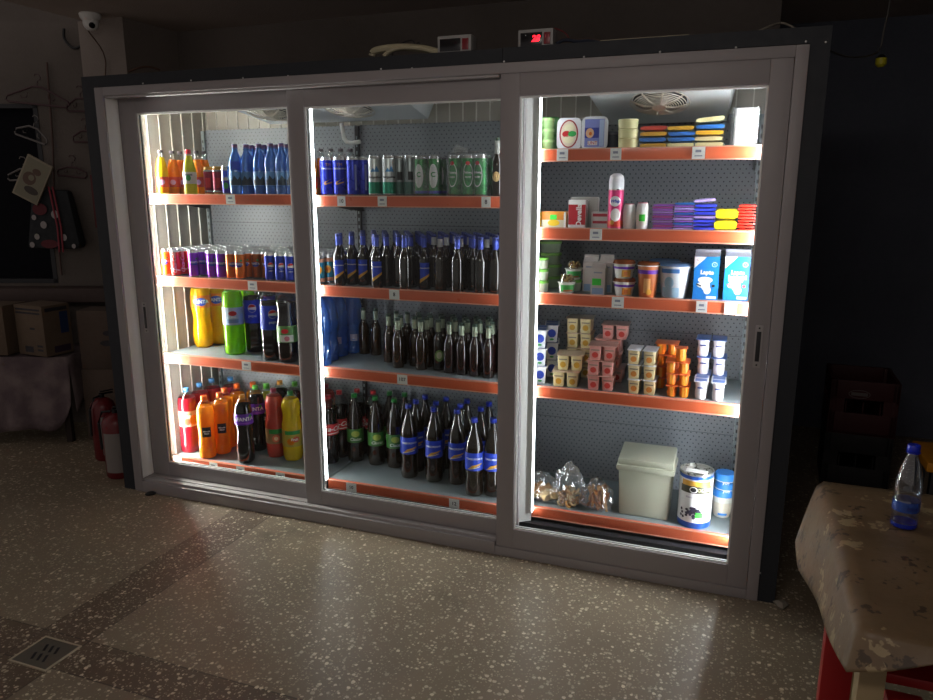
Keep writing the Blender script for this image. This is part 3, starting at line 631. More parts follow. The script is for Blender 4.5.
# small glass / pet drinks of the top left shelf
def lab_sm(mb, r, h):
    band(mb, r + .001, .05 * h, .17 * h, j_or); band(mb, r + .0012, .17 * h, .40 * h, mat('label_rust', 'c03a24', .35)); mb.decal(disc(0, .28 * h, .014, 12), mat('label_lilac2', 'c8a0d0', .4), wrap(r, .003))
P_SM = [(.84, 0), (.97, .01), (1, .04), (1, .48), (.96, .56), (.82, .68), (.60, .80), (.44, .88), (.40, .92), (.42, .93), (.40, .94), (.40, .998)]
bottle('small_yellow', 'juice_bottle', P_SM, j_yel2, neckc, .84, .235, .032, lab_sm, cap_k, .013, .0135); bottle('small_orange', 'juice_bottle', P_SM, j_or, neckc, .80, .235, .032, lab_sm, cap_k, .013, .0135)
def lab_lem(mb, r, h):
    band(mb, r + .001, .24 * h, .50 * h, mat('label_silver_white', 'dcdcd8', .35)); mb.decal(disc(0, .37 * h, .012, 12, .016), green, wrap(r, .003)); mb.decal(rect(-.02, .02, .42 * h, .46 * h, 4), mat('label_steel', '8a8f94', .4), wrap(r, .003))
bottle('small_lemon', 'juice_bottle', P_SM, j_lg, neckc, .86, .235, .034, lab_lem, cap_r, .020, .0155)
def lab_w(mb, r, h):
    band(mb, r + .001, .18 * h, .46 * h, mat('label_sky', '5f94d0', .4)); w = wrap(r, .002)
    mb.decal([[(-.03, .19 * h), (.03, .19 * h), (.03, .27 * h), (.018, .36 * h), (.006, .30 * h), (-.01, .38 * h), (-.022, .28 * h), (-.03, .30 * h)]], mat('label_dark_forest', '24384a', .4), w)
bottle('water_small', 'water_bottle', P_WAT, clear_blue, clear_blue, .9, .255, .035, lab_w, cap_pu, .016, .0145)
bottle('water_small_blue_label', 'water_bottle', P_WAT, clear_blue, clear_blue, .9, .255, .035, lambda mb, r, h: (lab_w(mb, r, h), mb.decal(rect(-.022, .022, .50 * h, .66 * h, 6), blue, wrap(r, .003))), cap_pu, .016, .0145)
bottle('water_big', 'water_bottle', P_WAT2, clear_blue2, clear_blue2, .9, .385, .058, lambda mb, r, h: (band(mb, r + .001, .44 * h, .48 * h, clear_blue), mb.decal(rect(-.02, .02, .2 * h, .3 * h, 4), mat('label_pearl', 'b8b4d0', .4), wrap(r))), cap_w, .018, .0165, 40, mod=lambda a, z: 1 + (.06 * math.sin(7 * a + 70 * z) * math.sin(170 * z) + .03 * math.sin(13 * a - 90 * z) if .02 < z < .30 else 0))
# beer
beerg = mat('brown_glass', '150c06', .06, coat=1.0); beerg2 = mat('amber_glass', '2c1906', .06, coat=1.0); beerr = mat('reddish_brown_glass', '220c0a', .07, coat=1.0)
m_crown = mat('crown_cap_blue', '3a4488', .3, metal=.4); m_crowns = mat('crown_cap_green', '3c5448', .3, metal=.4)
foilb = mat('neck_foil_blue', '4658c0', .3, metal=.25); foils = mat('neck_foil_silver', 'b4c0a8', .3, metal=.35)
def lab_tm(mb, r, h):
    w = wrap(r, .0015); mb.decal([[(-.024, .16 * h), (.024, .30 * h), (.024, .50 * h), (-.024, .50 * h)]], mat('label_royal', '2848c8', .35), wrap(r, .001)); mb.decal(move(text_faces('TIMISOREANA', .0078, bold=.03), 0, .40 * h), white, w)
    mb.decal([[(-.024, .12 * h), (.024, .26 * h), (.024, .30 * h), (-.024, .19 * h)]], gold, w)
fine = lambda f: f
bottle('beer_label', 'beer_bottle', P_LONG, beerg, beerg, 1, .262, .0305, lab_tm, m_crown, .010, .0135, 20, cap_name='crown_cap', sleeve=(foilb, .78, .955, .425, .40))
bottle('beer_plain', 'beer_bottle', P_LONG, beerg, beerg, 1, .262, .0305, None, m_crown, .010, .0135, 20, cap_name='crown_cap', sleeve=(foilb, .78, .955, .425, .40))
bottle('beer_white_neck', 'beer_bottle', P_LONG, beerg2, beerg2, 1, .262, .0305, None, m_crown, .010, .0135, 20, cap_name='crown_cap', sleeve=(mat('neck_foil_white', 'b8b8bc', .35), .80, .955, .425, .40))
bottle('beer_silver', 'beer_bottle', P_LONG, beerg2, beerg2, 1, .262, .0305, None, m_crowns, .010, .0135, 20, cap_name='crown_cap', sleeve=(foils, .76, .955, .435, .40))
bottle('beer_silver_red', 'beer_bottle', P_LONG, beerr, beerr, 1, .262, .0305, None, m_crowns, .010, .0135, 20, cap_name='crown_cap', sleeve=(foils, .76, .955, .435, .40))
bottle('beer_round_label', 'beer_bottle', P_LONG, beerg, beerg, 1, .262, .0305, lambda mb, r, h: (mb.decal(disc(0, .30 * h, .022, 16, .03), mat('label_sage', '7a9a5a', .4), wrap(r, .0015)), mb.decal(disc(0, .31 * h, .014, 14, .018), mat('label_pale', 'ccd0b0', .4), wrap(r, .003))), m_crowns, .010, .0135, 20, cap_name='crown_cap', sleeve=(foils, .76, .955, .435, .40))
bottle('beer_gold_label', 'beer_bottle', P_LONG, beerg, beerg, 1, .262, .0305, lambda mb, r, h: mb.decal(disc(0, .34 * h, .018, 16, .022), mat('label_tan', 'b89a6a', .4), wrap(r, .0015)), m_crowns, .010, .0135, 20, cap_name='crown_cap', sleeve=(mat('neck_label_grey', 'a8a8a4', .4), .70, .955, .47, .40))
def lab_big(mb, r, h):
    band(mb, r + .001, .345 * h, .575 * h, mat('label_royal', '2848c8', .35)); w = wrap(r, .003)
    mb.decal(move(text_faces('TIMISOREANA', .0135, bold=.03), 0, .50 * h), white, w); mb.decal([[(-.035, .36 * h), (.04, .43 * h), (.04, .445 * h), (-.01, .42 * h)]], gold, w); mb.decal(quadstrip(-.035, .365 * h, .03, .40 * h, .004, 6), mat('label_light_gold', 'e8d8a8', .4), w)
petb = mat('brown_pet', '1c1208', .09, coat=.8)
bottle('beer_big', 'beer_bottle', P_BEER, petb, petb, 1, .41, .047, lab_big, cap_bl, .018, .0165)
def lab_ciuc(mb, r, h):
    band(mb, r + .001, .30 * h, .50 * h, mat('label_hop_green', '3f7a34', .4)); w = wrap(r, .003); mb.decal(disc(.0, .43 * h, .024, 14, .018), mat('label_hop_yellow', 'a8b850', .4), wrap(r, .002)); mb.decal(move(text_faces('Ciucas', .024, shear=.25, bold=.02), 0, .35 * h), white, w)
bottle('beer_big_green', 'beer_bottle', P_BEER, petb, petb, 1, .40, .047, lab_ciuc, cap_dg, .018, .0165)

# ================================================================== STOCKING THE SHELVES
def put(kind, u, y, z, label, cat, group=None, rot=None, dz=0):
    return place(kind, x_at(u, y, z + .08), y, z + dz, label, cat, group, rot)
def cap_pos(u, v, zc, r):
    # the cap is seen at (u, v) at height zc; deeper rows close up so that all stand before the back board
    p = on_z(u, v, zc); y = p.y if p.y < .38 else .38 + (p.y - .38) * .72
    y = min(max(y, YF + .015 + r), YB - r - .006); return x_at(u, y, zc), y
FPOS = []
def putf(kind, u, v, z, label, cat, group=None, rot=None, r=.058):
    # stands where the photo shows the near edge of its foot
    p = on_z(u, v, z); d = Vector((p.x - CAM.x, p.y - CAM.y, 0)).normalized() * r; y = min(max(p.y + d.y, YF + .02 + r), YB - r - .005); x = x_at(u, y, z + .1)
    for k in range(80):
        if not any(abs(z - c) < .05 and (x - a) ** 2 + (y - b) ** 2 < (r + .057) ** 2 for a, b, c in FPOS): break
        y = min(y + .004, YB - r - .005); x += .002 if y < YB - r - .006 else .006
    FPOS.append((x, y, z))
    return place(kind, x, y, z, label, cat, group, rot)
Z = SZ[('L', 1)] + .0005
G = 'small juice bottles on the top left shelf'
put('small_yellow', 162.5, .23, Z, 'small yellow juice bottle, leftmost on the top shelf of the left bay', 'bottle', G)
put('small_orange', 174, .31, Z, 'small orange juice bottle, directly right of the leftmost yellow bottle on the top left shelf', 'bottle', G)
put('small_orange', 182, .37, Z, 'small orange juice bottle half hidden behind the red-capped lemon drink', 'bottle', G)
put('small_lemon', 190, .22, Z, 'small pale green lemon drink bottle with a red cap on the top left shelf', 'bottle', G)
put('small_orange', 198, .35, Z, 'small orange juice bottle just right of the red-capped lemon drink', 'bottle', G)
put('small_orange', 205.5, .40, Z, 'small orange juice bottle behind the dark red energy cans', 'bottle', G)
G = 'energy drink cans on the top left shelf'
put('can_energy_red', 209, .24, Z, 'dark red energy drink can with gold rim, the left one of two', 'can', G)
put('can_energy_red', 218, .24, Z, 'dark red energy drink can with gold rim, the right one of two', 'can', G)
put('can_energy_blue', 227, .235, Z, 'blue and green energy drink can left of the blue water bottles', 'can', G)
G = 'small blue water bottles on the top left shelf'
n = 0
for u, y in ((236.5, .22), (248, .24), (260.5, .22), (272, .22), (282.5, .22), (293, .22)):
    place_k = 'water_small_blue_label' if n == 0 else 'water_small'
    put(place_k, u, y, Z, 'small blue water bottle with purple cap, %s from the left in the front row' % ORD[n], 'bottle', G); n += 1
n = 0
for y in (.31, .39):
    for u in (253, 265, 277, 288):
        put('water_small', u + (y - .31) * 40, y, Z, 'small blue water bottle with purple cap, %s from the left in the %s row back' % (ORD[n % 4], ORD[1 + n // 4]), 'bottle', G); n += 1

# --- cans, second shelf of the left bay: packed grid
Z = SZ[('L', 2)] + .0005; G = 'packed drink cans on the second left shelf'
colk = ['can_orange', 'can_red', 'can_red', 'can_purple', 'can_purple', 'can_purple', 'can_purple', 'can_orange', 'can_orange', 'can_brown', 'can_brown', 'can_blue', 'can_blue', 'can_blue', 'can_blue', 'can_blue']
cname = {'can_orange': 'orange', 'can_red': 'red', 'can_purple': 'purple', 'can_brown': 'brownish orange', 'can_blue': 'blue'}
for i, k in enumerate(colk):
    for j in range(7):
        x = .156 + i * .0622; y = .222 + j * .059
        if i in (2, 4, 9, 10) and j == 0: continue
        row = 'front row' if j == 0 else ORD[j] + ' row'
        place(k, x + random.uniform(-.0015, .0015), y, Z, '%s slim can, %s from the left wall, %s of the packed cans' % (cname[k], ORD[i], row), 'can', G, rot=math.atan2(CAM.x - x, CAM.y * -1 + y) + random.uniform(-.5, .5) * (1 if k != 'can_blue' else .5))
# --- big soft drinks, third shelf
Z = SZ[('L', 3)] + .0005; G = 'two-litre soft drinks on the third left shelf'
for k, u, v, lab in (('soda_orange', 203, 348, 'two-litre orange soda bottle, leftmost on the third left shelf'), ('soda_orange', 218.5, 345, 'two-litre orange soda bottle, second from the left, beside the lime green one'),
        ('soda_lime', 234.5, 355, 'two-litre lime green drink bottle with pale blue label and blue cap'), ('soda_cola_blue', 254, 353, 'two-litre dark cola bottle with cobalt label, right beside the lime green bottle'),
        ('soda_cola_blue', 272, 361, 'two-litre dark cola bottle with cobalt label, nearer the rail than its twin'), ('soda_dark_fruit', 288, 364, 'two-litre dark drink bottle with green and pink label, beside the middle door edge')):
    putf(k, u, v, Z, lab, 'bottle', G)
putf('soda_lime', 247, 348, Z, 'two-litre lime green drink bottle hidden behind the front lime green one', 'bottle', G)
putf('soda_cola_blue', 264, 348, Z, 'two-litre dark cola bottle in the back row behind the two cobalt-labelled ones', 'bottle', G)
# --- bottom deck left
Z = SZ[('L', 4)] + .0005; G = 'big juice and soda bottles on the bottom left deck'
L4 = [('juice_red', 180, 387, 'red juice bottle with light blue cap, nearest of its row at the left wall'), ('juice_red', 192, 382, 'red juice bottle with light blue cap, second from the front at the left wall'),
      ('juice_red', 204, 378, 'red juice bottle with light blue cap, third from the front at the left wall'), ('juice_red', 219.5, 372, 'red juice bottle with light blue cap, farthest at the left wall'),
      ('juice_orange', 203.5, 399, 'orange juice bottle with orange cap and black square label, nearest of its row'), ('juice_orange', 215, 394, 'orange juice bottle with black square label, second from the front in its row'),
      ('juice_orange', 224, 387, 'orange juice bottle with black square label, third from the front in its row'), ('juice_orange', 236.5, 380.6, 'orange juice bottle with orange cap, farthest of its row'),
      ('juice_orange', 250, 378, 'orange juice bottle with orange cap in the far right corner of the orange rows'), ('juice_orange_green_cap', 221.5, 377.5, 'pale green juice bottle with light green cap between the red and orange rows'),
      ('soda_grape', 242, 394.6, 'dark grape soda bottle with purple label and orange-yellow cap, nearest of its row'), ('soda_dark_green_cap', 255, 384, 'dark soda bottle with purple label and light green cap, second in its row'),
      ('soda_grape', 266, 381, 'dark grape soda bottle with orange-yellow cap between green-capped ones'), ('soda_dark_green_cap', 262, 376, 'dark soda bottle with light green cap, farthest of the grape row'),
      ('juice_pink', 273, 388, 'pinkish red juice bottle with dark pink cap, nearest of its row'), ('juice_pink', 283.6, 382, 'pinkish red juice bottle with dark pink cap, second of its row'), ('juice_pink', 295, 377, 'pinkish red juice bottle with dark pink cap, farthest of its row'),
      ('juice_yellow', 290, 390.7, 'yellow juice bottle with dark green cap beside the middle door edge'),
      ('soda_cola_red', 328, 394, 'dark cola bottle with red label, seen nearest at the left side of the middle door'), ('soda_cola_red', 338, 388, 'dark cola bottle with red cap, second of its row'), ('soda_cola_red', 348, 384, 'dark cola bottle with red cap, third of its row'), ('soda_cola_red', 331, 381, 'dark cola bottle with red cap, back left corner of its group')]
POS = []
def clash(x, y, r):
    return any((x - a) ** 2 + (y - b) ** 2 < (r + c) ** 2 * .999 for a, b, c in POS)
def spread(x, y, r, ymax=YB):
    # nudge back until it stands free
    for k in range(60):
        if not clash(x, y, r): break
        y += .004
        if y > ymax - r - .004: y = ymax - r - .004; x += .006
    POS.append((x, y, r)); return x, y
RAD = {'juice_red': .055, 'juice_orange': .048, 'juice_orange_green_cap': .048, 'soda_grape': .052, 'soda_dark_green_cap': .05, 'juice_pink': .056, 'soda_dark_fruit': .056, 'juice_yellow': .057}
RAD['soda_cola_red'] = .052; HGT = {'juice_red': .39, 'juice_orange': .37, 'juice_orange_green_cap': .37, 'soda_grape': .40, 'soda_dark_green_cap': .40, 'juice_pink': .41, 'juice_yellow': .41, 'soda_cola_red': .40}
for k, u, v, lab in L4:
    r = RAD[k]; x, y = cap_pos(u, v, Z + HGT[k], r); x = max(x, .094 + r + .004)
    x, y = spread(x, y, r); place(k, x, y, Z, lab, 'bottle', G)
L4POS = list(POS)

# ---------------------------------------------------------------- middle bay
Z = SZ[('M', 1)] + .0005; G = 'small orange juices behind the blue cans'
for i, (u, y) in enumerate(((312, .24), (322, .33), (332, .33), (341.5, .34), (351, .36))):
    put('small_orange', u, y, Z, 'small orange juice bottle, %s from the left on the top middle shelf' % ORD[i], 'bottle', G)
G = 'half-litre cans on the top middle shelf'
for k, u, y, lab in (('tall_can_blue', 327, .225, 'tall blue beer can with gold streak, leftmost of the tall blue cans'), ('tall_can_blue', 340, .225, 'tall blue beer can with gold streak, second of the tall blue cans'),
        ('tall_can_blue_back', 353.5, .225, 'tall blue beer can turned to its small print, third of the tall blue cans'), ('tall_can_blue_back', 364, .26, 'tall blue beer can standing back, last of the tall blue cans'),
        ('tall_can_white', 375, .225, 'tall white and green beer can, the left one of the pair in front'), ('tall_can_white', 389, .225, 'tall white and green beer can, the right one of the pair in front'),
        ('tall_can_grey', 400, .265, 'tall grey-sided beer can right behind the white and green pair'), ('tall_can_grey', 410.5, .235, 'tall grey-sided beer can beside the green wrapped cans')):
    put(k, u, y, Z, lab, 'can', G)
for k, us, nm, film in (('tall_can_green_oval', (421.5, 435), 'shrink-wrapped pack of green beer cans with white ovals, left of the two packs', False), ('tall_can_green', (455.5, 468.5, 481), 'shrink-wrapped pack of green beer cans with crumpled film on top, right pack', True)):
    xs = [x_at(u, .23, Z + .1) for u in us]; c = sum(xs) / len(xs); t = thing('beer_can_pack', nm, 'can pack', (c, .26, Z)); nm2, parts = PROTO[k]
    for x in xs:
        for yy in (-.03, .034):
            e = link('beer_can', None, t, (x - c, yy, 0)); e.rotation_euler = (0, 0, random.uniform(-.3, .3))
            for pn, me, pl in parts: link(pn, me, e)
    mb = MB(); hx = (xs[-1] - xs[0]) / 2 + .034; seed = random.random() * 9
    mb.box(-hx, hx, -.064, .068, .0, .192 if not film else .205, bag_film, .016)
    if film:
        for q in range(9): mb.box(-hx * .8 + random.uniform(-.01, .02), -hx * .3 + random.uniform(-.02, .02), -.02 + q * .004, -.018 + q * .004, .195, .215 + random.uniform(0, .02), bag_film, 0, Matrix.Rotation(random.uniform(-.4, .4), 4, 'Y'))
    part('shrink_film', mb, t)
put('beer_gold_label', 497.5, .24, Z, 'brown beer bottle with tan label and grey neck label beside the green can pack', 'bottle', dz=0)
# row of longneck beers
Z = SZ[('M', 2)] + .0005; G = 'brown beer bottles with blue neck foil'
put('can_teal', 319.5, .235, Z, 'teal and peach drink can in front at the left end beside the beer bottles', 'can', 'teal cans'); put('can_teal', 329, .30, Z, 'teal and peach drink can behind its twin, beside the beer bottles', 'can', 'teal cans')
seq = ['beer_label', 'beer_plain', 'beer_label', 'beer_label', 'beer_plain', 'beer_plain', 'beer_label', 'beer_white_neck', 'beer_plain', 'beer_label', 'beer_plain', 'beer_plain', 'beer_plain']
us = [339, None, None, 377, None, 405, 424.5, 440.5, 457.5, None, 480.5, 495.5]
ys = {339: .225, 377: .225, 405: .22, 424.5: .25, 440.5: .245, 457.5: .22, 480.5: .225, 495.5: .235}
kk = {339: 'beer_label', 377: 'beer_label', 405: 'beer_plain', 424.5: 'beer_label', 440.5: 'beer_white_neck', 457.5: 'beer_plain', 480.5: 'beer_plain', 495.5: 'beer_plain'}
POS = []; hl = {405: ' with no label on show', 457.5: ' without label', 480.5: ' showing its bare back', 495.5: ' beside the right door'}
for i, u in enumerate(sorted(ys)):
    y = ys[u]; x = x_at(u, y, Z + .1); POS.append((x, y, .0305))
    place(kk[u], x, y, Z, 'brown beer bottle%s, %s from the left, front row, second shelf' % (' with blue and gold label' if kk[u] == 'beer_label' else ' with pale neck foil' if kk[u] == 'beer_white_neck' else hl[u], ORD[i]), 'bottle', G, rot=math.atan2(CAM.x - x, 3.2))
for j in range(6):
    c = 0
    for i in range(15):
        x = 1.225 + i * .0665 + (j % 2) * .033; y = .292 + j * .062
        if y > .61 or x > 2.14: continue
        if clash(x, y, .0305): continue
        POS.append((x, y, .0305)); k = 'beer_label' if (j == 0 and i in (0, 1, 2, 9)) else ('beer_white_neck' if random.random() < .12 else 'beer_plain')
        place(k, x, y, Z, 'brown beer bottle, %s neck foil, second shelf, %s from the left, %s row back' % ('pale' if k == 'beer_white_neck' else 'blue', ORD[c], ORD[j + 1]), 'bottle', G); c += 1
# third shelf, silver necks and big blue waters
Z = SZ[('M', 3)] + .0005; G = 'big blue water bottles in the middle bay'
for i, (u, y) in enumerate(((320.5, .245), (328, .365), (338, .485), (353, .59))):
    put('water_big', u, y, SZ[('L', 3)] + .0005, 'large crinkled blue water bottle with white cap, %s from the front' % ORD[i], 'bottle', G)
G = 'brown beer bottles with silver neck foil'; POS = []
row = [(364, 351, 'beer_silver'), (376, 351, 'beer_silver'), (389, 363, 'beer_silver'), (401, 365, 'beer_silver'), (415, 367, 'beer_silver'), (427, 368, 'beer_silver'), (438.5, 371, 'beer_round_label'),
       (449.5, 374, 'beer_silver_red'), (462, 375.5, 'beer_silver_red'), (475, 377, 'beer_silver_red'), (488.5, 379, 'beer_silver_red')]
for i, (u, v, k) in enumerate(row):
    p = on_z(u, v, Z); y = min(max(p.y + .03, .215), .54); x = x_at(u, y, Z + .1)
    for q in range(30):
        if not clash(x, y, .0305): break
        y += .004; x = x_at(u, y, Z + .1)
    POS.append((x, y, .0305))
    place(k, x, y, Z, 'silver-necked beer bottle%s, %s from the left, front row, third shelf' % (' with round sage label' if 'round' in k else '', ORD[i]), 'bottle', G)
for j in range(4):
    c = 0
    for i in range(13):
        x = 1.40 + i * .066 + (j % 2) * .033; y = .315 + j * .064
        if y > .61 or x > 2.13 or (x < 1.52 and y < .5) or clash(x, y, .031): continue
        POS.append((x, y, .0305)); place('beer_silver' if x < 1.85 else 'beer_silver_red', x, y, Z, 'silver-necked brown beer bottle, third shelf, %s from the left, %s row back' % (ORD[c], ORD[j + 1]), 'bottle', G); c += 1
# bottom deck of the middle bay
Z = SZ[('M', 4)] + .0005; POS = []
POS = [p for p in L4POS if p[0] > .9]
M4 = [('beer_big_green', 354, 391, 'large dark beer bottle with hop green label, leftmost of three'), ('beer_big_green', 375, 394, 'large dark beer bottle with hop green label, middle of three'), ('beer_big_green', 394, 396, 'large dark beer bottle with hop green label, rightmost of three'),
      ('beer_big_green', 366, 386, 'large dark beer bottle with green cap, left one behind the hop green labels'), ('beer_big_green', 386, 388.5, 'large dark beer bottle with green cap, right one behind the hop green labels'),
      ('beer_big', 408.5, 404, 'large brown beer bottle with blue label, leftmost of the five in front'), ('beer_big', 433.6, 407, 'large brown beer bottle with blue label, second of the five in front'),
      ('beer_big', 457, 409, 'large brown beer bottle with blue label, third of the five, behind the grey card'), ('beer_big', 474.5, 417.5, 'large brown beer bottle with blue label, nearest to the rail'),
      ('beer_big', 493.5, 418, 'large brown beer bottle with blue label, cut by the right door edge'),
      ('beer_big', 415, 398, 'large brown beer bottle, first from the left in the second row'), ('beer_big', 436, 399, 'large brown beer bottle, second from the left in the second row'), ('beer_big', 460, 402, 'large brown beer bottle, third from the left in the second row'),
      ('beer_big', 481, 405, 'large brown beer bottle, fourth from the left in the second row'),
      ('beer_big', 425, 391, 'large brown beer bottle, first from the left in the third row'), ('beer_big', 446, 393, 'large brown beer bottle, second from the left in the third row'), ('beer_big', 467, 395, 'large brown beer bottle, third from the left in the third row'), ('beer_big', 489, 398, 'large brown beer bottle, fourth from the left in the third row')]
for k, u, v, lab in M4:
    r = .047; h = .41 if k == 'beer_big' else .40; x, y = cap_pos(u, v, Z + h, r)
    x, y = spread(x, y, r); place(k, x, y, Z, lab, 'bottle', 'large bottles on the middle bay deck', rot=math.atan2(CAM.x - x, CAM.y * -1 + y) + random.uniform(-.12, .12))
P = on_z(454, 481, Z); mb = MB(); mb.box(-.022, .022, -.001, .001, 0, .022, mat('card_grey', 'a8a8a4', .6)); mb.box(-.022, .022, -.001, .018, 0, .0015, mat('card_grey', 'a8a8a4', .6))
thing('price_card', 'small grey price card standing on the deck before a blue-labelled beer bottle', 'card', (P.x, P.y, Z), .2, me=mb.mesh('price_card'))

# ---------------------------------------------------------------- right bay
def xs_at(u0, u1, y, z): return x_at(u0, y, z), x_at(u1, y, z)
def h_at(u, v, y, z): return on_y(u, v, y).z - z
def boxthing(name, label, cat, u0, u1, vtop, y, z, depth, build, group=None, rot=0):
    # a packet whose front face fills u0..u1 and reaches vtop
    x0, x1 = xs_at(u0, u1, y, z + .03); h = h_at((u0 + u1) / 2, vtop, y, z)
    t = thing(name, label, cat, ((x0 + x1) / 2, y, z), rot, group); build(t, (x1 - x0) / 2, depth, h); return t
# shelf 1
Z = SZ[('R', 1)] + .0005
lightgreen = mat('lid_light_green', 'a8d088', .4); cream = mat('cheese_cream', 'ddd8a0', .45); tubw = mat('tub_white', 'e6e8ee', .35)
def jar(key, r, h, body, lid, lab=None, name='jar', lidh=.012, taper=.9, flange=1.06):
    mb = MB(); mb.lathe([(r * taper * .9, 0, body), (r * taper, .003, body), (r, h - lidh, body)], 20)
    l = MB(); l.lathe([(r * flange, h - lidh, lid), (r * flange, h - .002, lid), (r * flange * .96, h, lid)], 20)
    ps = [('tub_body', mb), ('lid', l)]
    if lab: d = MB(); lab(d, r, h); ps.append(('label', d))
    proto(key, name, *ps)
jar('green_jar', .028, .045, clear('pale_green_tub', 'c8e8b0', .2, .1, 'ffffff', 'b4dc94', .7), lightgreen)
for k in range(3): put('green_jar', 548, .225, Z + k * .0455, 'small pale green tub, %s of the stack of three on the top right shelf' % ('lowest', 'middle one', 'topmost')[k], 'tub', 'pale green tubs')
jar('green_jar_big', .045, .075, mat('leaf_green_tub', '6fae6a', .4), mat('leaf_green_lid', '58a05a', .4))
for k in range(2): put('green_jar_big', 549, .36, Z + k * .076, 'wide leaf green tub, %s of the two stacked behind the small pale green tubs' % ('lower', 'upper')[k], 'tub', 'wide green tubs')
def rrect(mb, hw, z0, z1, y0, y1, r, m, k=1.0):
    c = []; zc = (z0 + z1) / 2; h2 = (z1 - z0) / 2
    for sx, sz, a0 in ((1, 1, 0), (-1, 1, PI / 2), (-1, -1, PI), (1, -1, 1.5 * PI)):
        for i in range(7): a = a0 + i * PI / 12; c.append((sx * (hw - r) + r * math.cos(a), zc + sz * (h2 - r) + r * math.sin(a)))
    A = [mb.bm.verts.new((x, y0, z)) for x, z in c]; B = [mb.bm.verts.new((x * k, y1, zc + (z - zc) * k)) for x, z in c]; q = mb.mi(m)
    for i in range(len(c)): f = mb.bm.faces.new((A[i], A[(i + 1) % len(c)], B[(i + 1) % len(c)], B[i])); f.material_index = q; f.smooth = True
    for L_ in (A, B): f = mb.bm.faces.new(L_); f.material_index = q
def marg(deco):
    def f(t, hw, d, h):
        mb = MB(); hh = h / 2
        rrect(mb, hw * .93, hh - hh * .94, hh + hh * .94, .004, .055, .022, tubw, .88); part('tub_body', mb, t)
        l = MB(); rrect(l, hw, 0, h, -.007, .0035, .024, tubw); part('lid', l, t)
        e = MB(); deco(e, hw, h); part('lid_print', e, t)
    return f
def ellring(cx, cz, a, b, w, n=28):
    return [[(cx + a * math.cos(2 * PI * i / n), cz + b * math.sin(2 * PI * i / n)), (cx + a * math.cos(2 * PI * (i + 1) / n), cz + b * math.sin(2 * PI * (i + 1) / n)),
             (cx + (a - w) * math.cos(2 * PI * (i + 1) / n), cz + (b - w) * math.sin(2 * PI * (i + 1) / n)), (cx + (a - w) * math.cos(2 * PI * i / n), cz + (b - w) * math.sin(2 * PI * i / n))] for i in range(n)]
def deco1(e, hw, h):
    f = flat(-.0078); e.decal(disc(0, h / 2, hw * .74, 24, h * .42), mat('lid_beige', 'e6d8c4', .4), f); e.decal(ellring(0, h / 2, hw * .78, h * .44, .006), mat('lid_dark_red', 'a84048', .4), flat(-.0084))
    e.decal(disc(0, h * .68, hw * .40, 16, h * .13), mat('lid_cream', 'ece4c0', .4), flat(-.0084)); e.decal(disc(-hw * .2, h * .5, hw * .35, 14, h * .10), red, flat(-.0088)); e.decal(disc(hw * .28, h * .5, hw * .35, 14, h * .09), green, flat(-.0092)); e.decal(disc(0, h * .33, hw * .45, 16, h * .12), mat('lid_cream', 'ece4c0', .4), flat(-.0088))
def deco2(e, hw, h):
    f = flat(-.0078); e.decal(rect(-hw * .75, hw * .75, h * .08, h * .92), mat('lid_periwinkle', '7c88d0', .4), f); e.decal(rect(-hw * .75, hw * .35, h * .35, h * .66), mat('lid_navy', '2c3a9c', .4), flat(-.0084))
    e.decal(disc(-hw * .35, h * .5, hw * .32, 14, h * .15), mat('lid_peach', 'e8b890', .4), flat(-.0088)); e.decal(disc(-hw * .3, h * .48, hw * .12, 10, h * .06), m_or, flat(-.0092)); e.decal(rect(-hw * .5, hw * .25, h * .13, h * .26), paperw, flat(-.0088)); e.decal(text_faces('UNT', .02), red, lambda s, t: Vector((s - hw * .12, -.0094, t + h * .195)))
    e.decal(rect(hw * .38, hw * .72, h * .1, h * .9), mat('lid_ice', 'b0c4e8', .4), flat(-.0086))
boxthing('margarine_tub', 'white margarine tub standing on edge with red oval on its lid', 'tub', 557, 581, 118, .235, Z, .05, marg(deco1))
boxthing('margarine_tub', 'white spread tub standing on edge with blue square print, right of the red oval one', 'tub', 581.5, 607.5, 116.5, .235, Z, .05, marg(deco2))
jar('dark_jar', .034, .075, mat('dark_jar_glass', '2a2c38', .2), mat('dark_jar_lid', '3a3c4a', .3)); put('dark_jar', 613, .30, Z + .001, 'small dark jar right behind the blue spread tub', 'jar'); 
jar('cheese_round', .042, .040, cream, cream, lidh=.008, taper=.98, flange=1.02, name='cheese_round')
for k in range(3): put('cheese_round', 629, .235, Z + k * .0402, 'round cream cheese tub, %s of the stack of three on the top right shelf' % ('lowest', 'middle one', 'topmost')[k], 'cheese', 'round cheese tubs')
pk = {n: mat('pack_' + n, c, .3, coat=.4) for n, c in (('red', 'd8402c'), ('yellow', 'e8b030'), ('blue', '2f74c8'), ('pale', 'e4d8a0'), ('violet', 'a062cc'), ('plum', 'b8509c'), ('indigo', '3a48e0'), ('lemon', 'f4e420'), ('scarlet', 'e02818'), ('lilac', 'b09ad8'))}
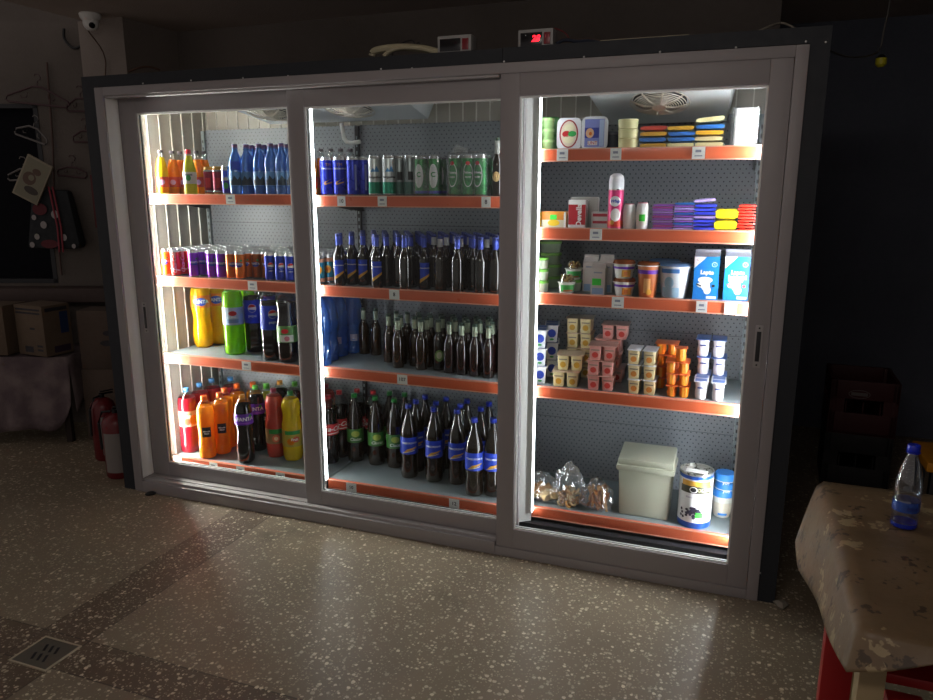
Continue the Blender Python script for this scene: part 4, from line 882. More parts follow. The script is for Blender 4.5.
def pillow(name, hw, d, h, m, seed, endm=None):
    # flat wrapped pack with crimped ends
    rnd = random.Random(seed); mb = MB(); nx, ny = 10, 5; k = mb.mi(m); e = mb.mi(endm or m); g = {}
    for s in (0, 1):
        for i in range(nx + 1):
            for j in range(ny + 1):
                u, v = i / nx * 2 - 1, j / ny * 2 - 1; th = .5 + .5 * (1 - abs(u) ** 9) * (1 - abs(v) ** 7 * .5)
                z = h / 2 + (h / 2 * th * (.86 + .14 * rnd.random())) * (1 if s else -1)
                g[s, i, j] = mb.bm.verts.new((u * hw * (1 + .02 * ((j % 2) if abs(u) > .99 else 0)), (v + 1) * d / 2, z))
        for i in range(nx):
            for j in range(ny):
                q = [g[s, i, j], g[s, i + 1, j], g[s, i + 1, j + 1], g[s, i, j + 1]]
                f = mb.bm.faces.new(q if s else list(reversed(q))); f.material_index = e if i in (0, nx - 1) else k
    for i in range(nx):
        for j in (0, ny): f = mb.bm.faces.new((g[0, i, j], g[0, i + 1, j], g[1, i + 1, j], g[1, i, j])); f.material_index = k
    for j in range(ny):
        for i in (0, nx): f = mb.bm.faces.new((g[0, i, j], g[0, i, j + 1], g[1, i, j + 1], g[1, i, j])); f.material_index = e
    return mb.mesh(name)
def stack(name, cat, u0, u1, vt, y, z, n, cols, lab, group, depth=.13, tilt=(), endm=None):
    x0, x1 = xs_at(u0, u1, y, z + .03); htot = h_at((u0 + u1) / 2, vt, y, z); h = htot / n; hw = (x1 - x0) / 2
    names = ['lowest'] + ['%s from below' % ORD[i] for i in range(1, n - 1)] + ['topmost']
    for i in range(n):
        c = cols[i % len(cols)]; me = pillow(name, hw, depth, h * .985, pk[c], i + int(u0), endm)
        o = thing(name, lab % {'c': c, 'n': names[i]}, cat, ((x0 + x1) / 2 + random.uniform(-.003, .003), y + random.uniform(0, .006), z + i * h), random.uniform(-.04, .04), group, me)
        if i in tilt: o.rotation_euler = (0, -.10 if i == n - 1 else 0, .1); o.location.z += .006
G = 'flat wrapped snack packs on the top right shelf'; dkend = mat('pack_end_foil', 'b8b4a0', .3, metal=.5)
stack('snack_pack', 'pack', 640, 666.5, 125, .215, Z, 4, ['yellow', 'blue', 'yellow', 'red'], '%(c)s wrapped pack, %(n)s in the left pack stack, top right shelf', G, endm=dkend)
stack('snack_pack', 'pack', 667.5, 694, 125, .215, Z, 4, ['pale', 'blue', 'blue', 'yellow'], '%(c)s wrapped pack, %(n)s in the middle pack stack, top right shelf', G, endm=dkend)
stack('snack_pack', 'pack', 695, 723, 117.5, .215, Z, 5, ['pale', 'pale', 'yellow', 'blue', 'pale'], '%(c)s wrapped pack, %(n)s in the right pack stack, top right shelf', G, tilt=(4,), endm=dkend)
def wbag(t, hw, d, h):
    mb = MB(); mb.box(-hw, hw, 0, .09, 0, h * .98, white, .008)
    rnd = random.Random(3)
    for v in mb.bm.verts: v.co.x += rnd.uniform(-.003, .003); v.co.y += rnd.uniform(-.003, .003)
    part('white_block', mb, t); f = MB(); f.box(-hw - .012, hw + .012, -.006, .096, .0, h, bag_film, .01); part('plastic_film', f, t)
boxthing('wrapped_cheese', 'tall white block in crumpled clear film at the right end of the top shelf', 'cheese', 733, 755, 107, .235, Z, .09, wbag)
# shelf 2
Z = SZ[('R', 2)] + .0005
def carton(body, decofn, depth):
    def f(t, hw, d, h):
        mb = MB(); mb.box(-hw, hw, 0, depth, 0, h, body, .0015); part('carton', mb, t); e = MB(); decofn(e, hw, h); part('front_print', e, t)
    return f
oranb = mat('box_orange', 'd88a28', .4); yel_b = mat('box_yellow', 'f0c828', .4)
boxthing('butter_box', 'yellow box edge at the far left of the second right shelf', 'box', 533, 540.5, 212, .225, Z, .06, carton(yel_b, lambda e, hw, h: e.decal(rect(-hw * .8, hw * .8, h * .1, h * .3), white, flat(-.001)), .06))
boxthing('butter_box', 'orange and white box with a green price sticker on the second right shelf', 'box', 541.5, 566, 211.5, .215, Z, .07, carton(oranb, lambda e, hw, h: (e.decal(rect(-hw * .98, hw * .98, h * .03, h * .48), mat('box_pale', 'd8d4b8', .4), flat(-.001)), e.decal(disc(0, h * .3, hw * .5, 16, h * .2), yel_b, flat(-.0016)), e.decal(rect(-hw * .3, hw * .25, h * .5, h * .8), brightgreen, flat(-.002)), e.decal(rect(hw * .82, hw * .99, h * .03, h * .97), white, flat(-.0018))), .07))
def dev(e, hw, h):
    e.decal(rect(-hw * .97, hw * .97, h * .12, h * .84), mat('box_red', 'b42430', .4), flat(-.001)); e.decal(rot90(text_faces('Devella', hw * .85, bold=.03)), white, lambda s, t: Vector((s + hw * .25, -.002, t + h * .46)))
boxthing('red_box', 'upright red and white box with white lettering running up', 'box', 568, 585.5, 200, .215, Z, .05, carton(white, dev, .05))
boxthing('grey_packet', 'flat grey packet leaning behind the red and white box', 'packet', 570, 598, 197, .28, Z, .03, lambda t, hw, d, h: part('packet_body', (lambda mb: (mb.box(-hw, hw, 0, .022, 0, h, mat('packet_grey', 'a8a8a2', .5), .006), mb)[1])(MB()), t))
boxthing('striped_box', 'low white box with two dark red stripes beside the aerosol can', 'box', 591, 607.5, 212, .225, Z, .06, carton(mat('box_grey_white', 'c8c8c4', .4), lambda e, hw, h: (e.decal(rect(-hw * .8, hw * .95, h * .72, h * .9), mat('stripe_red', 'a83040', .4), flat(-.001)), e.decal(rect(-hw * .8, hw * .95, h * .3, h * .46), mat('stripe_red', 'a83040', .4), flat(-.001))), .06))
# whipped cream aerosol
pinkm = mat('can_pink', 'd83a78', .3, metal=.2); mb = MB(); r = .033; h = .235
mb.lathe([(r * .9, 0, chrome), (r, .004, chrome), (r, .008, pinkm), (r, .165, pinkm), (r * .97, .170, chrome)], 24)
c2 = MB(); c2.lathe([(r * .98, .170, neckc), (r * .98, .205, tubw), (r * .85, .225, tubw), (r * .5, .2345, tubw), (.001, .236, tubw)], 24, close=False)
d = MB(); d.decal(disc(0, .118, .024, 18, .022), white, wrap(r, .0008)); d.decal(move(text_faces('Whip', .018, shear=.3, bold=.04), 0, .118), blue, wrap(r, .002)); d.decal(disc(.004, .06, .022, 16, .028), white, wrap(r, .0008)); band(d, r + .0006, .01, .036, mat('strawberry_red', 'd8402c', .4)); d.decal(disc(-.01, .028, .010, 10), gold, wrap(r, .0016))
proto('aerosol', 'aerosol_can', ('can_body', mb), ('clear_cap', c2), ('label', d)); put('aerosol', 615.5, .222, Z, 'tall pink and white aerosol cream can with clear cap', 'aerosol can', rot=0.05)
def cupw(key, r, h, lab=None, m=white):
    mb = MB(); mb.lathe([(r * .75, 0, m), (r * .85, .004, m), (r, h * .45, m), (r * .92, h * .82, m), (r * .8, h * .97, m), (r * .7, h, m)], 22); ps = [('cup_body', mb)]
    if lab: d = MB(); lab(d, r, h); ps.append(('sticker', d))
    t = MB(); t.lathe([(r * .72, h, mat('rim_pink', 'd06a80', .4)), (r * .72, h + .003, mat('rim_pink', 'd06a80', .4))], 22); ps.append(('foil_top', t)); proto(key, 'drink_yogurt', *ps)
cupw('dy_plain', .028, .105); cupw('dy_green', .028, .11, lambda e, r, h: e.decal(rect(-.012, .012, h * .32, h * .58, 4), brightgreen, wrap(r, .0015)))
put('dy_plain', 629.5, .225, Z, 'white drinking yogurt pot just right of the pink aerosol can', 'yogurt'); put('dy_green', 642.5, .222, Z, 'white drinking yogurt pot with a green price sticker', 'yogurt', rot=.1)
G = 'stacked sachets on the second right shelf'
stack('sachet', 'sachet', 652, 672.5, 204, .205, Z, 11, ['violet', 'plum', 'violet', 'lilac'], '%(c)s sachet, %(n)s of the left purple stack on the second right shelf', G, .11)
stack('sachet', 'sachet', 673.5, 693, 202.5, .205, Z, 11, ['lilac', 'violet', 'blue', 'violet'], '%(c)s sachet, %(n)s of the right purple stack on the second right shelf', G, .11)
stack('sachet', 'sachet', 693.5, 714.5, 200, .205, Z, 8, ['indigo', 'indigo', 'indigo', 'lilac'], '%(c)s sachet, %(n)s of the blue stack on the second right shelf', G, .11, tilt=(7,))
stack('yellow_box', 'box', 714.5, 737, 208.5, .205, Z, 2, ['lemon'], '%(c)s yellow box, %(n)s of the two stacked on the second right shelf', G, .08)
stack('sachet', 'sachet', 737.5, 755, 204.5, .205, Z, 9, ['scarlet'], '%(c)s sachet, %(n)s in the red stack on the second right shelf', G, .11)
# shelf 3
Z = SZ[('R', 3)] + .0005
jar('salad_pot', .036, .052, mat('pot_pale', 'd4dcc8', .4), mat('lid_fresh_green', '7cc850', .4), name='lidded_pot')
for k in range(3): put('salad_pot', 541, .235, Z + k * .0525, 'pale pot, fresh green lid, %s of the stack left on the third right shelf' % ('lowest', 'middle one', 'topmost')[k], 'pot', 'green lidded pots')
jar('salad_pot_big', .05, .055, mat('pot_grey_green', '8a9a80', .4), mat('lid_moss', '7ab050', .4), name='lidded_pot')
for k in range(4): put('salad_pot_big', 551, .40, Z + k * .0555, 'wide grey-green pot, %s in the tall stack behind the green-lidded pots' % ('lowest', 'second from below', 'third from below', 'topmost')[k], 'pot', 'wide grey-green pots')
jelly = clear('clear_dome', 'f4f4ec', .22, .06); cereal = mat('granola', 'b8985c', .7); cup_s = mat('cup_white', 'e4e4dc', .4)
def gran(key, r=.038):
    b = MB(); b.lathe([(r * .78, 0, cup_s), (r * .82, .004, cup_s), (r, .046, cup_s), (r * 1.1, .048, cup_s), (r * 1.1, .051, cup_s)], 24)
    d = MB(); d.lathe([(r * 1.02, .051, jelly), (r * .96, .056, jelly), (r * .72, .084, jelly), (r * .66, .087, jelly)], 24)
    g = MB(); rnd = random.Random(5)
    for i in range(60):
        a = rnd.random() * 2 * PI; q = math.sqrt(rnd.random()) * r * .72; zz = .056 + rnd.random() * .022; s = .004
        g.box(q * math.cos(a) - s, q * math.cos(a) + s, q * math.sin(a) - s, q * math.sin(a) + s, zz - s * .7, zz + s * .7, cereal if i % 3 else mat('granola_dark', '7a5430', .7), 0, Matrix.Rotation(rnd.random() * 3, 4, (1, rnd.random(), rnd.random())))
    l = MB(); band(l, r * .90 + .001, .010, .040, mat('cup_print', '3aa04a', .4), a0=-1, a1=1, r2=r * .985 + .001); l.decal(rect(-.02, .02, .012, .018, 4), mat('label_rust2', 'a85a3a', .5), wrap(r * .92, .003))
    proto(key, 'granola_cup', ('cup', b), ('clear_dome', d), ('granola', g), ('label', l)); 
gran('granola')
put('granola', 567, .225, Z, 'yogurt cup with granola under a clear dome, the front one', 'cup', 'granola cups')
put('salad_pot', 574, .315, Z, 'pale pot with green lid under the back granola cup', 'pot', 'green lidded pots'); put('granola', 574, .315, Z + .0535, 'yogurt cup with granola under a clear dome, standing on a pot behind the front one', 'cup', 'granola cups')
def gable(body, decofn, mtop=None, frac=.80, D=.06):
    def f(t, hw, d, h):
        mb = MB(); zs = h * frac; k = body; T = mtop or body
        b = [(-hw, 0), (hw, 0), (hw, D), (-hw, D)]
        lo = [Vector((p[0], p[1], 0)) for p in b]; mi = [Vector((p[0], p[1], zs)) for p in b]; yc = D / 2
        r0, r1 = Vector((-hw, yc, h * .94)), Vector((hw, yc, h * .94)); t0, t1 = Vector((-hw, yc, h)), Vector((hw, yc, h))
        mb.poly(list(reversed(lo)), k)
        for i in range(4): mb.poly([lo[i], lo[(i + 1) % 4], mi[(i + 1) % 4], mi[i]], k)
        mb.poly([mi[0], mi[1], r1, r0], T); mb.poly([mi[2], mi[3], r0, r1], T)
        mb.poly([mi[1], mi[2], r1], T); mb.poly([mi[3], mi[0], r0], T)
        part('carton', mb, t); s = MB(); s.box(-hw, hw, yc - .0015, yc + .0015, h * .935, h, T); part('top_fold', s, t)
        e = MB(); decofn(e, hw, zs); part('front_print', e, t)
    return f
gcar = mat('carton_greyish', 'c4bcb8', .5)
def gdec(st):
    def f(e, hw, h):
        e.decal(rect(-hw * .6, hw * .6, h * .82, h * .87), mat('faded_print', '8f95a5', .6), flat(-.001)); e.decal(rect(-hw * .8, hw * .8, h * .02, h * .26), mat('carton_blue_strip', '8aa4c8', .5), flat(-.001))
        if st: e.decal(rect(-hw * .8, hw * .5, h * .36, h * .62), brightgreen, flat(-.0016))
    return f
boxthing('drink_carton', 'greyish gable-top carton, the left one at the back of the group', 'carton', 582.5, 596.5, 255, .31, Z, .06, gable(gcar, gdec(0)))
boxthing('drink_carton', 'greyish gable-top carton, the right one at the back of the group', 'carton', 598.5, 612, 255, .30, Z, .06, gable(gcar, gdec(0)))
boxthing('drink_carton', 'greyish gable-top carton with a green price sticker, in front of its group', 'carton', 590.5, 604.5, 262, .215, Z, .06, gable(gcar, gdec(1)))
brownlid = clear('brown_dome', 'a8643c', .2, .08, 'ffffff', '8a4a24', .75)
def ycup(key, r, h, body, lidm, lab, lidh=.014, name='yogurt_cup'):
    mb = MB(); mb.lathe([(r * .72, 0, body), (r * .76, .004, body), (r * .97, h - lidh - .004, body), (r * 1.06, h - lidh - .003, cup_s), (r * 1.06, h - lidh, cup_s)], 24)
    l = MB(); l.lathe([(r * 1.04, h - lidh, lidm), (r * .98, h - lidh * .4, lidm), (r * .9, h, lidm)], 24); d = MB(); lab(d, r, h - lidh); proto(key, name, ('cup', mb), ('lid', l), ('label', d))
def ylab(e, r, h):
    band(e, r * .925 + .0012, h * .66, h * .82, purple, r2=r * .945 + .0012); e.decal(rect(-.018, .022, h * .12, h * .6, 6), gold, lambda s, t: wrap(r * (.76 + .2 * t / h), .002)(s, t)); e.decal(rect(-.010, .006, h * .2, h * .5, 3), mat('label_caramel', 'c07038', .4), lambda s, t: wrap(r * (.76 + .2 * t / h), .003)(s, t))
ycup('muesli_yog', .048, .078, cup_s, brownlid, ylab); put('muesli_yog', 624.5, .235, Z, 'white and purple dessert cup with brown dome, the lower of two stacked', 'cup', 'dessert cups'); put('muesli_yog', 624.5, .235, Z + .0785, 'white and purple dessert cup with brown dome, the upper of two stacked', 'cup', 'dessert cups')
def olab(e, r, h): band(e, r * .915 + .0012, h * .74, h * .86, purple, r2=r * .945 + .0012); e.decal(rect(-.014, .014, h * .15, h * .6, 6), mat('label_light_orange', 'f0b070', .4), lambda s, t: wrap(r * (.76 + .2 * t / h), .002)(s, t)); e.decal(disc(.008, h * .18, .012, 12), gold, wrap(r * .8, .005))
ycup('orange_yog', .048, .152, mat('cup_orange', 'c8703a', .4), brownlid, olab, .012); put('orange_yog', 648, .23, Z, 'tall orange yogurt cup with purple band and brown lid', 'cup')
metalw = mat('bucket_white', 'dfe3e6', .3)
def blab(e, r, h): e.decal(rect(-.04, .03, h * .05, h * .35, 10), mat('bucket_pale_blue', '9cc4dc', .4), wrap(r * .90, .004)); e.decal(rect(-.05, .03, h * .8, h * .93, 10), mat('bucket_blue_band', '4a80c0', .4), wrap(r * .96, .003)); e.decal(disc(-.012, h * .5, .02, 14, .026), mat('bucket_pale_blue', '9cc4dc', .4), wrap(r * .9, .004))
ycup('bucket', .070, .148, metalw, clear('bucket_lid', 'c8d8e8', .25, .1, 'ffffff', '6a94c8', .7), blab, .010, 'yogurt_bucket'); put('bucket', 674.5, .262, Z, 'wide white and blue yogurt bucket beside the blue milk cartons', 'bucket')
put('bucket', 664, .42, Z, 'wide white yogurt bucket farther back behind the front bucket', 'bucket')
mblue = mat('milk_carton_blue', '2284d8', .35)
def milk(lines, small, sp):
    def f(e, hw, h):
        fl = flat(-.001); e.decal([[(-hw, h * .72), (-hw * .02, h * .995), (-hw, h * .995)]], white, fl)
        for i, s in enumerate(lines): e.decal(move(text_faces(s, .024, bold=.05), .003, h * .635 - i * .020), white, flat(-.0016))
        z0 = h * .46
        e.decal(disc(-hw * .05, z0, hw * .60, 16, h * .075), white, fl); e.decal(disc(0, z0 - h * .13, hw * .36, 14, h * .12), white, flat(-.0012)); e.decal(disc(hw * .15, z0 - h * .23, hw * .30, 14, h * .10), white, flat(-.0014)); e.decal(disc(-hw * .4, z0 - h * .12, hw * .3, 12, h * .06), white, flat(-.0013))
        e.decal(quadstrip(-hw * .75, h * .36, -hw * .35, h * .32, .006), sp, flat(-.002)); e.decal(disc(hw * .62, h * .33, hw * .14, 10, h * .035), sp, flat(-.002))
        e.decal(ellring(hw * .62, h * .82, .011, .010, .0018, 18), white, fl); e.decal(move(text_faces('1L', .009), hw * .62, h * .82), white, flat(-.0014)); e.decal(rect(hw * .1, hw * .9, h * .03, h * .09, 6), white, fl)
        e.decal(move(text_faces('C', .012), -hw * .72, h * .92), red, flat(-.0018))
    return f
creamtop = mat('milk_top', 'b8bcc8', .4)
boxthing('milk_carton', 'blue milk carton with white cow patch, the left one of two', 'carton', 692.5, 717.5, 250, .222, Z, .07, gable(mblue, milk(['Lapte'], '', darkm), creamtop, .87, .07))
boxthing('milk_carton', 'blue milk carton with white cow patch and red ear tag, the right one of two', 'carton', 723, 748, 250, .245, Z, .07, gable(mblue, milk(['Lapte', 'Integral'], '', mat('tag_red', 'd04a3a', .4)), creamtop, .87, .07))
# shelf 4: small yogurt multipacks
Z = SZ[('R', 4)] + .0005
def ypack(key, n_x, n_y, w, h, body, foil, decofn, tops=None, round_=False):
    # cups joined by their foil flange
    parts = []
    for i in range(n_x):
        for j in range(n_y):
            cx, cy = (i - (n_x - 1) / 2) * w, (j + .5) * w; mb = MB()
            if round_: mb.lathe([(w * .30, 0, body), (w * .36, .003, body), (w * .40, h * .35, body), (w * .36, h * .6, body), (w * .42, h - .004, body)], 16, cx, cy)
            else: mb.box(cx - w * .42, cx + w * .42, cy - w * .42, cy + w * .42, 0, h - .002, body, w * .10); 
            if not round_:
                for v in mb.bm.verts:
                    k = .86 + .14 * v.co.z / h; v.co.x = cx + (v.co.x - cx) * k; v.co.y = cy + (v.co.y - cy) * k
            parts.append(('yogurt_cup', mb))
            if j == 0:
                d = MB(); decofn(d, cx, w, h, round_); parts.append(('cup_print', d))
    l = MB(); l.box(-n_x * w / 2, n_x * w / 2, 0, n_y * w, h - .002, h + .001, foil, .0008)
    if tops: l.decal([[(x * w + dx, y * w + dy) for dx, dy in ((.006, .006), (w - .006, .006), (w - .006, w - .006), (.006, w - .006))] for x in [q - n_x / 2 for q in range(n_x)] for y in range(n_y)], tops, lambda s, t: Vector((s, t, h + .0014)))
    parts.append(('foil_lid', l)); proto(key, 'yogurt_pack', *parts)
def fruit(col, stripe):
    def f(d, cx, w, h, rd):
        y = (w * .5 - w * .42 * .93) - .001
        d.decal(disc(cx, h * .38, w * .22, 14, h * .20), col, lambda s, t: Vector((s, y - .0006 + (0), t))); d.decal(rect(cx - w * .3, cx + w * .3, h * .68, h * .76), stripe, lambda s, t: Vector((s, y - .001 - .0012 * (t / h), t)))
    return f
c_y = mat('yog_cream', 'e0d2a0', .4); c_p = mat('yog_pink', 'e0a098', .4); c_pe = mat('yog_peach', 'ecd8a8', .4); c_o = mat('yog_orange', 'ee7e1c', .35); c_wb = mat('yog_white', 'eef0f4', .35); f_b = mat('foil_beige', 'c0aa90', .35); f_p = mat('foil_pinkish', 'c8988c', .35); f_w = mat('foil_white', 'dcdce0', .35); f_bl = mat('foil_blue', '4a6cb0', .35); f_or = mat('foil_orange', 'd86a3a', .35)
grey = mat('print_grey', '8a8478', .5)
ypack('yp_yellow', 2, 2, .064, .072, c_y, f_b, fruit(mat('fruit_mustard', 'c89a30', .4), grey)); ypack('yp_pink', 2, 2, .064, .068, c_p, f_p, fruit(mat('fruit_strawberry', 'cc4038', .4), grey))
ypack('yp_peach', 1, 2, .061, .066, c_pe, f_w, fruit(mat('fruit_apricot', 'd8883a', .4), grey)); 
def odec(d, cx, w, h, rd): d.decal(rect(cx - w * .1, cx + w * .12, h * .1, h * .9, 2), mat('orange_light', 'f4a838', .35), lambda s, t: Vector((s, w * .5 - w * .425, t)))
ypack('yp_orange', 2, 2, .052, .052, c_o, f_or, odec, None, True); ypack('yp_orange1', 1, 1, .056, .062, c_o, f_or, odec, None, True)
def wdec(d, cx, w, h, rd): d.decal(rect(cx - w * .22, cx + w * .22, h * .62, h * .70, 2), mat('print_navy', '3a4a8a', .5), lambda s, t: Vector((s, w * .5 - w * .44, t)))
ypack('yp_white', 1, 2, .062, .080, c_wb, f_w, wdec, None, True); ypack('yp_white_blue', 1, 2, .062, .080, c_wb, f_bl, wdec, None, True); ypack('yp_white_print', 1, 2, .062, .084, c_wb, f_w, wdec, f_bl, True)
def bdec(d, cx, w, h, rd): d.decal(disc(cx, h * .55, w * .28, 14, h * .24), blue, lambda s, t: Vector((s, w * .5 - w * .42 - .001, t))); d.decal(disc(cx, h * .2, w * .15, 10, h * .06), green, lambda s, t: Vector((s, w * .5 - w * .42 - .0012, t)))
ypack('yp_bluewhite', 1, 2, .07, .085, c_wb, f_w, bdec, f_bl)
G = 'yogurt packs on the fourth right shelf'; CT = 'yogurt'
def yst(kind, u, y, levels, h, lab, rot=.0, dz=0, us=None, rots=None, ys=None):
    nm = ['lowest'] + ['%s from below' % ORD[i] for i in range(1, levels - 1)] + (['topmost'] if levels > 1 else [])
    for i in range(levels):
        uu = us[i] if us else u; yy = ys[i] if ys else y
        put(kind, uu, yy, Z + dz + i * (h + .0018), lab % (nm[i] if levels > 1 else 'single'), CT, G, rot=(rots[i] if rots else rot))
yst('yp_bluewhite', 540, .215, 3, .085, 'white yogurt pack, blue round print, %s of the front left stack', .22)
yst('yp_bluewhite', 552, .36, 3, .085, 'white yogurt pack, blue print, %s of the rear left stack', .22)
yst('yp_yellow', 566, .215, 2, .072, 'cream yogurt pack with mustard fruit print, %s of the front pair', .12, us=[565.5, 570], ys=[.205, .235])
yst('yp_yellow', 579, .40, 4, .072, 'cream yogurt pack, mustard fruit print, %s of the tall rear stack', .05)
yst('yp_pink', 601, .215, 3, .068, 'pink yogurt pack with strawberry print, %s of the front stack', 0, us=[600.5, 600.5, 602.5], ys=[.2, .2, .205], rots=[.05, .03, .08])
yst('yp_pink', 611, .37, 4, .068, 'pink yogurt pack, %s of the taller stack behind the strawberry ones', 0, us=[610, 608, 608, 615], rots=[.0, .05, .0, .05])
yst('yp_peach', 634, .20, 3, .066, 'peach yogurt pack with apricot print, %s of the left column of two', .0)
yst('yp_peach', 649.5, .20, 3, .066, 'peach yogurt pack with apricot print, %s of the right column of two', .0, rots=[0, .02, -.04])
yst('yp_orange', 678, .205, 3, .052, 'bright orange dessert pack, %s of the front stack of three', 0, rots=[0, .01, .02])
put('yp_orange1', 682, .21, Z + 3 * .0538, 'single bright orange dessert cup on top of the orange stack', CT, G, rot=.1)
yst('yp_orange', 668, .33, 4, .052, 'orange and red dessert pack, %s of the stack behind the orange ones', 0, us=[666, 667, 666, 667])
yst('yp_white_print', 701, .20, 1, .084, 'white yogurt pack with blue printed lid, the left %s in front at the right end', 0)
yst('yp_white_print', 718.5, .20, 1, .084, 'white yogurt pack with blue printed lid, the right %s in front at the right end', 0)
yst('yp_white_blue', 703.5, .34, 3, .080, 'tall white yogurt pack with blue lid, %s of the back left column', 0)
yst('yp_white_blue', 719.5, .34, 3, .080, 'tall white yogurt pack with blue lid, %s of the back right column', 0)
# bottom deck
Z = SZ[('R', 5)] + .0005
puff = mat('bread_puff', 'c08a4c', .7); puff2 = mat('bread_pale', 'd8bc88', .7); puffr = mat('bread_brown', 'a0602c', .7)
def capsule(mb, p, d, l, r, m):
    d = Vector(d).normalized(); mb.tube([Vector(p) - d * l / 2, Vector(p) - d * l * .45, Vector(p) - d * l * .2, Vector(p) + d * l * .2, Vector(p) + d * l * .45, Vector(p) + d * l / 2], r, m, 8)
def crumple(mb, cx, cy, cz, sx, sy, sz, seed, top=None, amp=.12):
    rnd = random.Random(seed); r = bmesh.ops.create_icosphere(mb.bm, subdivisions=4, radius=1); k = mb.mi(bag_film); ph = [rnd.random() * 6 for _ in range(6)]
    for v in r['verts']:
        n = v.co.copy(); w = 1 + amp * (math.sin(7 * n.x + ph[0]) * math.sin(6 * n.y + ph[1]) + .7 * math.sin(11 * n.z + ph[2] + 3 * n.x) + .4 * math.sin(17 * n.y + ph[3]) * math.sin(15 * n.x + ph[4]))
        z = n.z * w; x, y = n.x * w, n.y * w
        if top and n.z > .2: q = (n.z - .2) / .8; x *= 1 - .45 * q; y *= 1 - .6 * q; x += top * q; z += q * .25
        v.co = Vector((cx + x * sx, cy + y * sy, max(cz + z * sz, .0015)))
        for f in v.link_faces: f.material_index = k; f.smooth = True
def snack_bag(label, u, y, w, h, kind, seed, top=None):
    x = x_at(u, y, Z + .05); t = thing('bread_bag', label, 'bag', (x, y, Z), 0, 'bagged bread snacks on the bottom right deck'); rnd = random.Random(seed)
    mb = MB()
    for i in range(26 if kind != 'roll' else 10):
        a = rnd.random() * 2 * PI; q = math.sqrt(rnd.random()); px, py = q * w * .62 * math.cos(a), q * .045 * math.sin(a); pz = .014 + rnd.random() * h * .38 * (1 - q * .4)
        if kind == 'ring': 
            rr = .016; ax = Matrix.Rotation(rnd.random() * 3, 4, 'X') @ Matrix.Rotation(rnd.random() * 3, 4, 'Y')
            mb.tube([Vector((px, py, max(pz, .022))) + (ax @ Vector((rr * math.cos(2 * PI * k / 10), rr * math.sin(2 * PI * k / 10), 0))) for k in range(10)], .006, rnd.choice((puff, puff2)), 6, True)
        elif kind == 'stick': capsule(mb, (px, py, pz + .02), (rnd.uniform(-.5, .5), rnd.uniform(-.3, .3), 1), h * .55, .0075, rnd.choice((puff, puffr)))
        else: capsule(mb, (px * .8, py * .8, .024 + pz * .8), (1, rnd.uniform(-1, 1), rnd.uniform(-.4, .8)), .06, .023, rnd.choice((puff2, puff, puff2)))
    for v in mb.bm.verts: v.co.z = max(v.co.z, .003)
    o = part('bread_pieces', mb, t); o['kind'] = 'stuff'
    f = MB(); crumple(f, 0, 0, h * .42, w * .95, .062, h * .48, seed, top); part('plastic_film', f, t); return t
snack_bag('clear plastic bag of pale bread rolls at the left end of the bottom right deck', 541, .275, .12, .15, 'roll', 2, .02)
snack_bag('clear plastic bag of round bread rings with its top twisted upright', 569, .262, .085, .215, 'ring', 5, -.01)
snack_bag('clear plastic bag of brown bread sticks leaning beside the white bin', 597, .262, .085, .16, 'stick', 9, .03)
# white lidded bin
def binf(t, hw, d, h):
    bw = mat('bin_off_white', 'b9bba8', .4); D = .20
    mb = MB(); vs = mb.box(-hw * .92, hw * .92, .01, D - .01, 0, h * .80, bw, .012)
    for v in mb.bm.verts:
        if v.co.z < h * .4: v.co.x *= .93; v.co.y = D / 2 + (v.co.y - D / 2) * .93
    part('bin_body', mb, t)
    l = MB(); l.box(-hw, hw, -.004, D + .004, h * .74, h * .84, bw, .012)
    vs = l.box(-hw * .95, hw * .95, .004, D - .004, h * .83, h * .93, bw, .010)
    for v in l.bm.verts:
        if v.co.z > h * .88: v.co.z += (v.co.y / D) * .022
    part('lid', l, t)
boxthing('lidded_bin', 'off-white plastic bin with a sloped lid on the bottom right deck', 'bin', 614, 672, 457, .225, Z, .2, binf)
# olive tin
mb = MB(); r, h = .074, .262; tb = mat('tin_blue', '2458b8', .3, metal=.3)
mb.lathe([(r * .98, 0, tb), (r, .004, tb), (r, .028, tb), (r, .029, white), (r, h - .028, white), (r, h - .026, tb), (r, h - .012, tb), (r * 1.02, h - .008, chrome), (r * 1.02, h, chrome), (r * .97, h, chrome), (r * .97, h - .012, chrome), (.002, h - .012, chrome)], 36)
e = MB(); w = wrap(r, .001); e.decal(rect(-.065, .075, h - .075, h - .034, 14), gold, w); e.decal(rect(-.07, .08, h - .092, h - .058, 14), mat('tin_dark_olive', '4a4a38', .4), wrap(r, .002))
e.decal(disc(-.008, h - .074, .020, 18, .018), black, wrap(r, .003)); e.decal(ellring(-.008, h - .074, .017, .015, .004, 18), white, wrap(r, .0042)); e.decal(move(text_faces('OLYMP', .021, bold=.03), .042, h - .075), mat('tin_khaki', 'b8b890', .4), wrap(r, .0036))
e.decal(move(text_faces('Black Olives', .013), -.008, h - .112), mat('tin_lilac', '8078a0', .4), wrap(r, .002))
rnd = random.Random(4)
for i in range(46):
    a, q = rnd.random() * 2 * PI, math.sqrt(rnd.random()); e.decal(disc(-.006 + .034 * q * math.cos(a), .075 + .026 * q * math.sin(a), .007, 8, .006), rnd.choice((mat('olive_a', '2c2838', .4), mat('olive_b', '3c3850', .4))), wrap(r, .0022 + .0002 * (i % 5)))
for dx, dz in ((-.055, .07), (-.062, .055), (-.05, .05), (-.06, .085)): e.decal(disc(dx, dz, .006, 8, .007), mat('olive_a', '2c2838', .4), wrap(r, .002))
e.decal(rect(.006, .038, .054, .080, 4), brightgreen, wrap(r, .0042))
tp = MB(); tp.decal([[(-.05, -.02), (.045, -.035), (.05, .015), (-.045, .03)]], paperw, lambda s, t: Vector((s, t, h - .0105)))
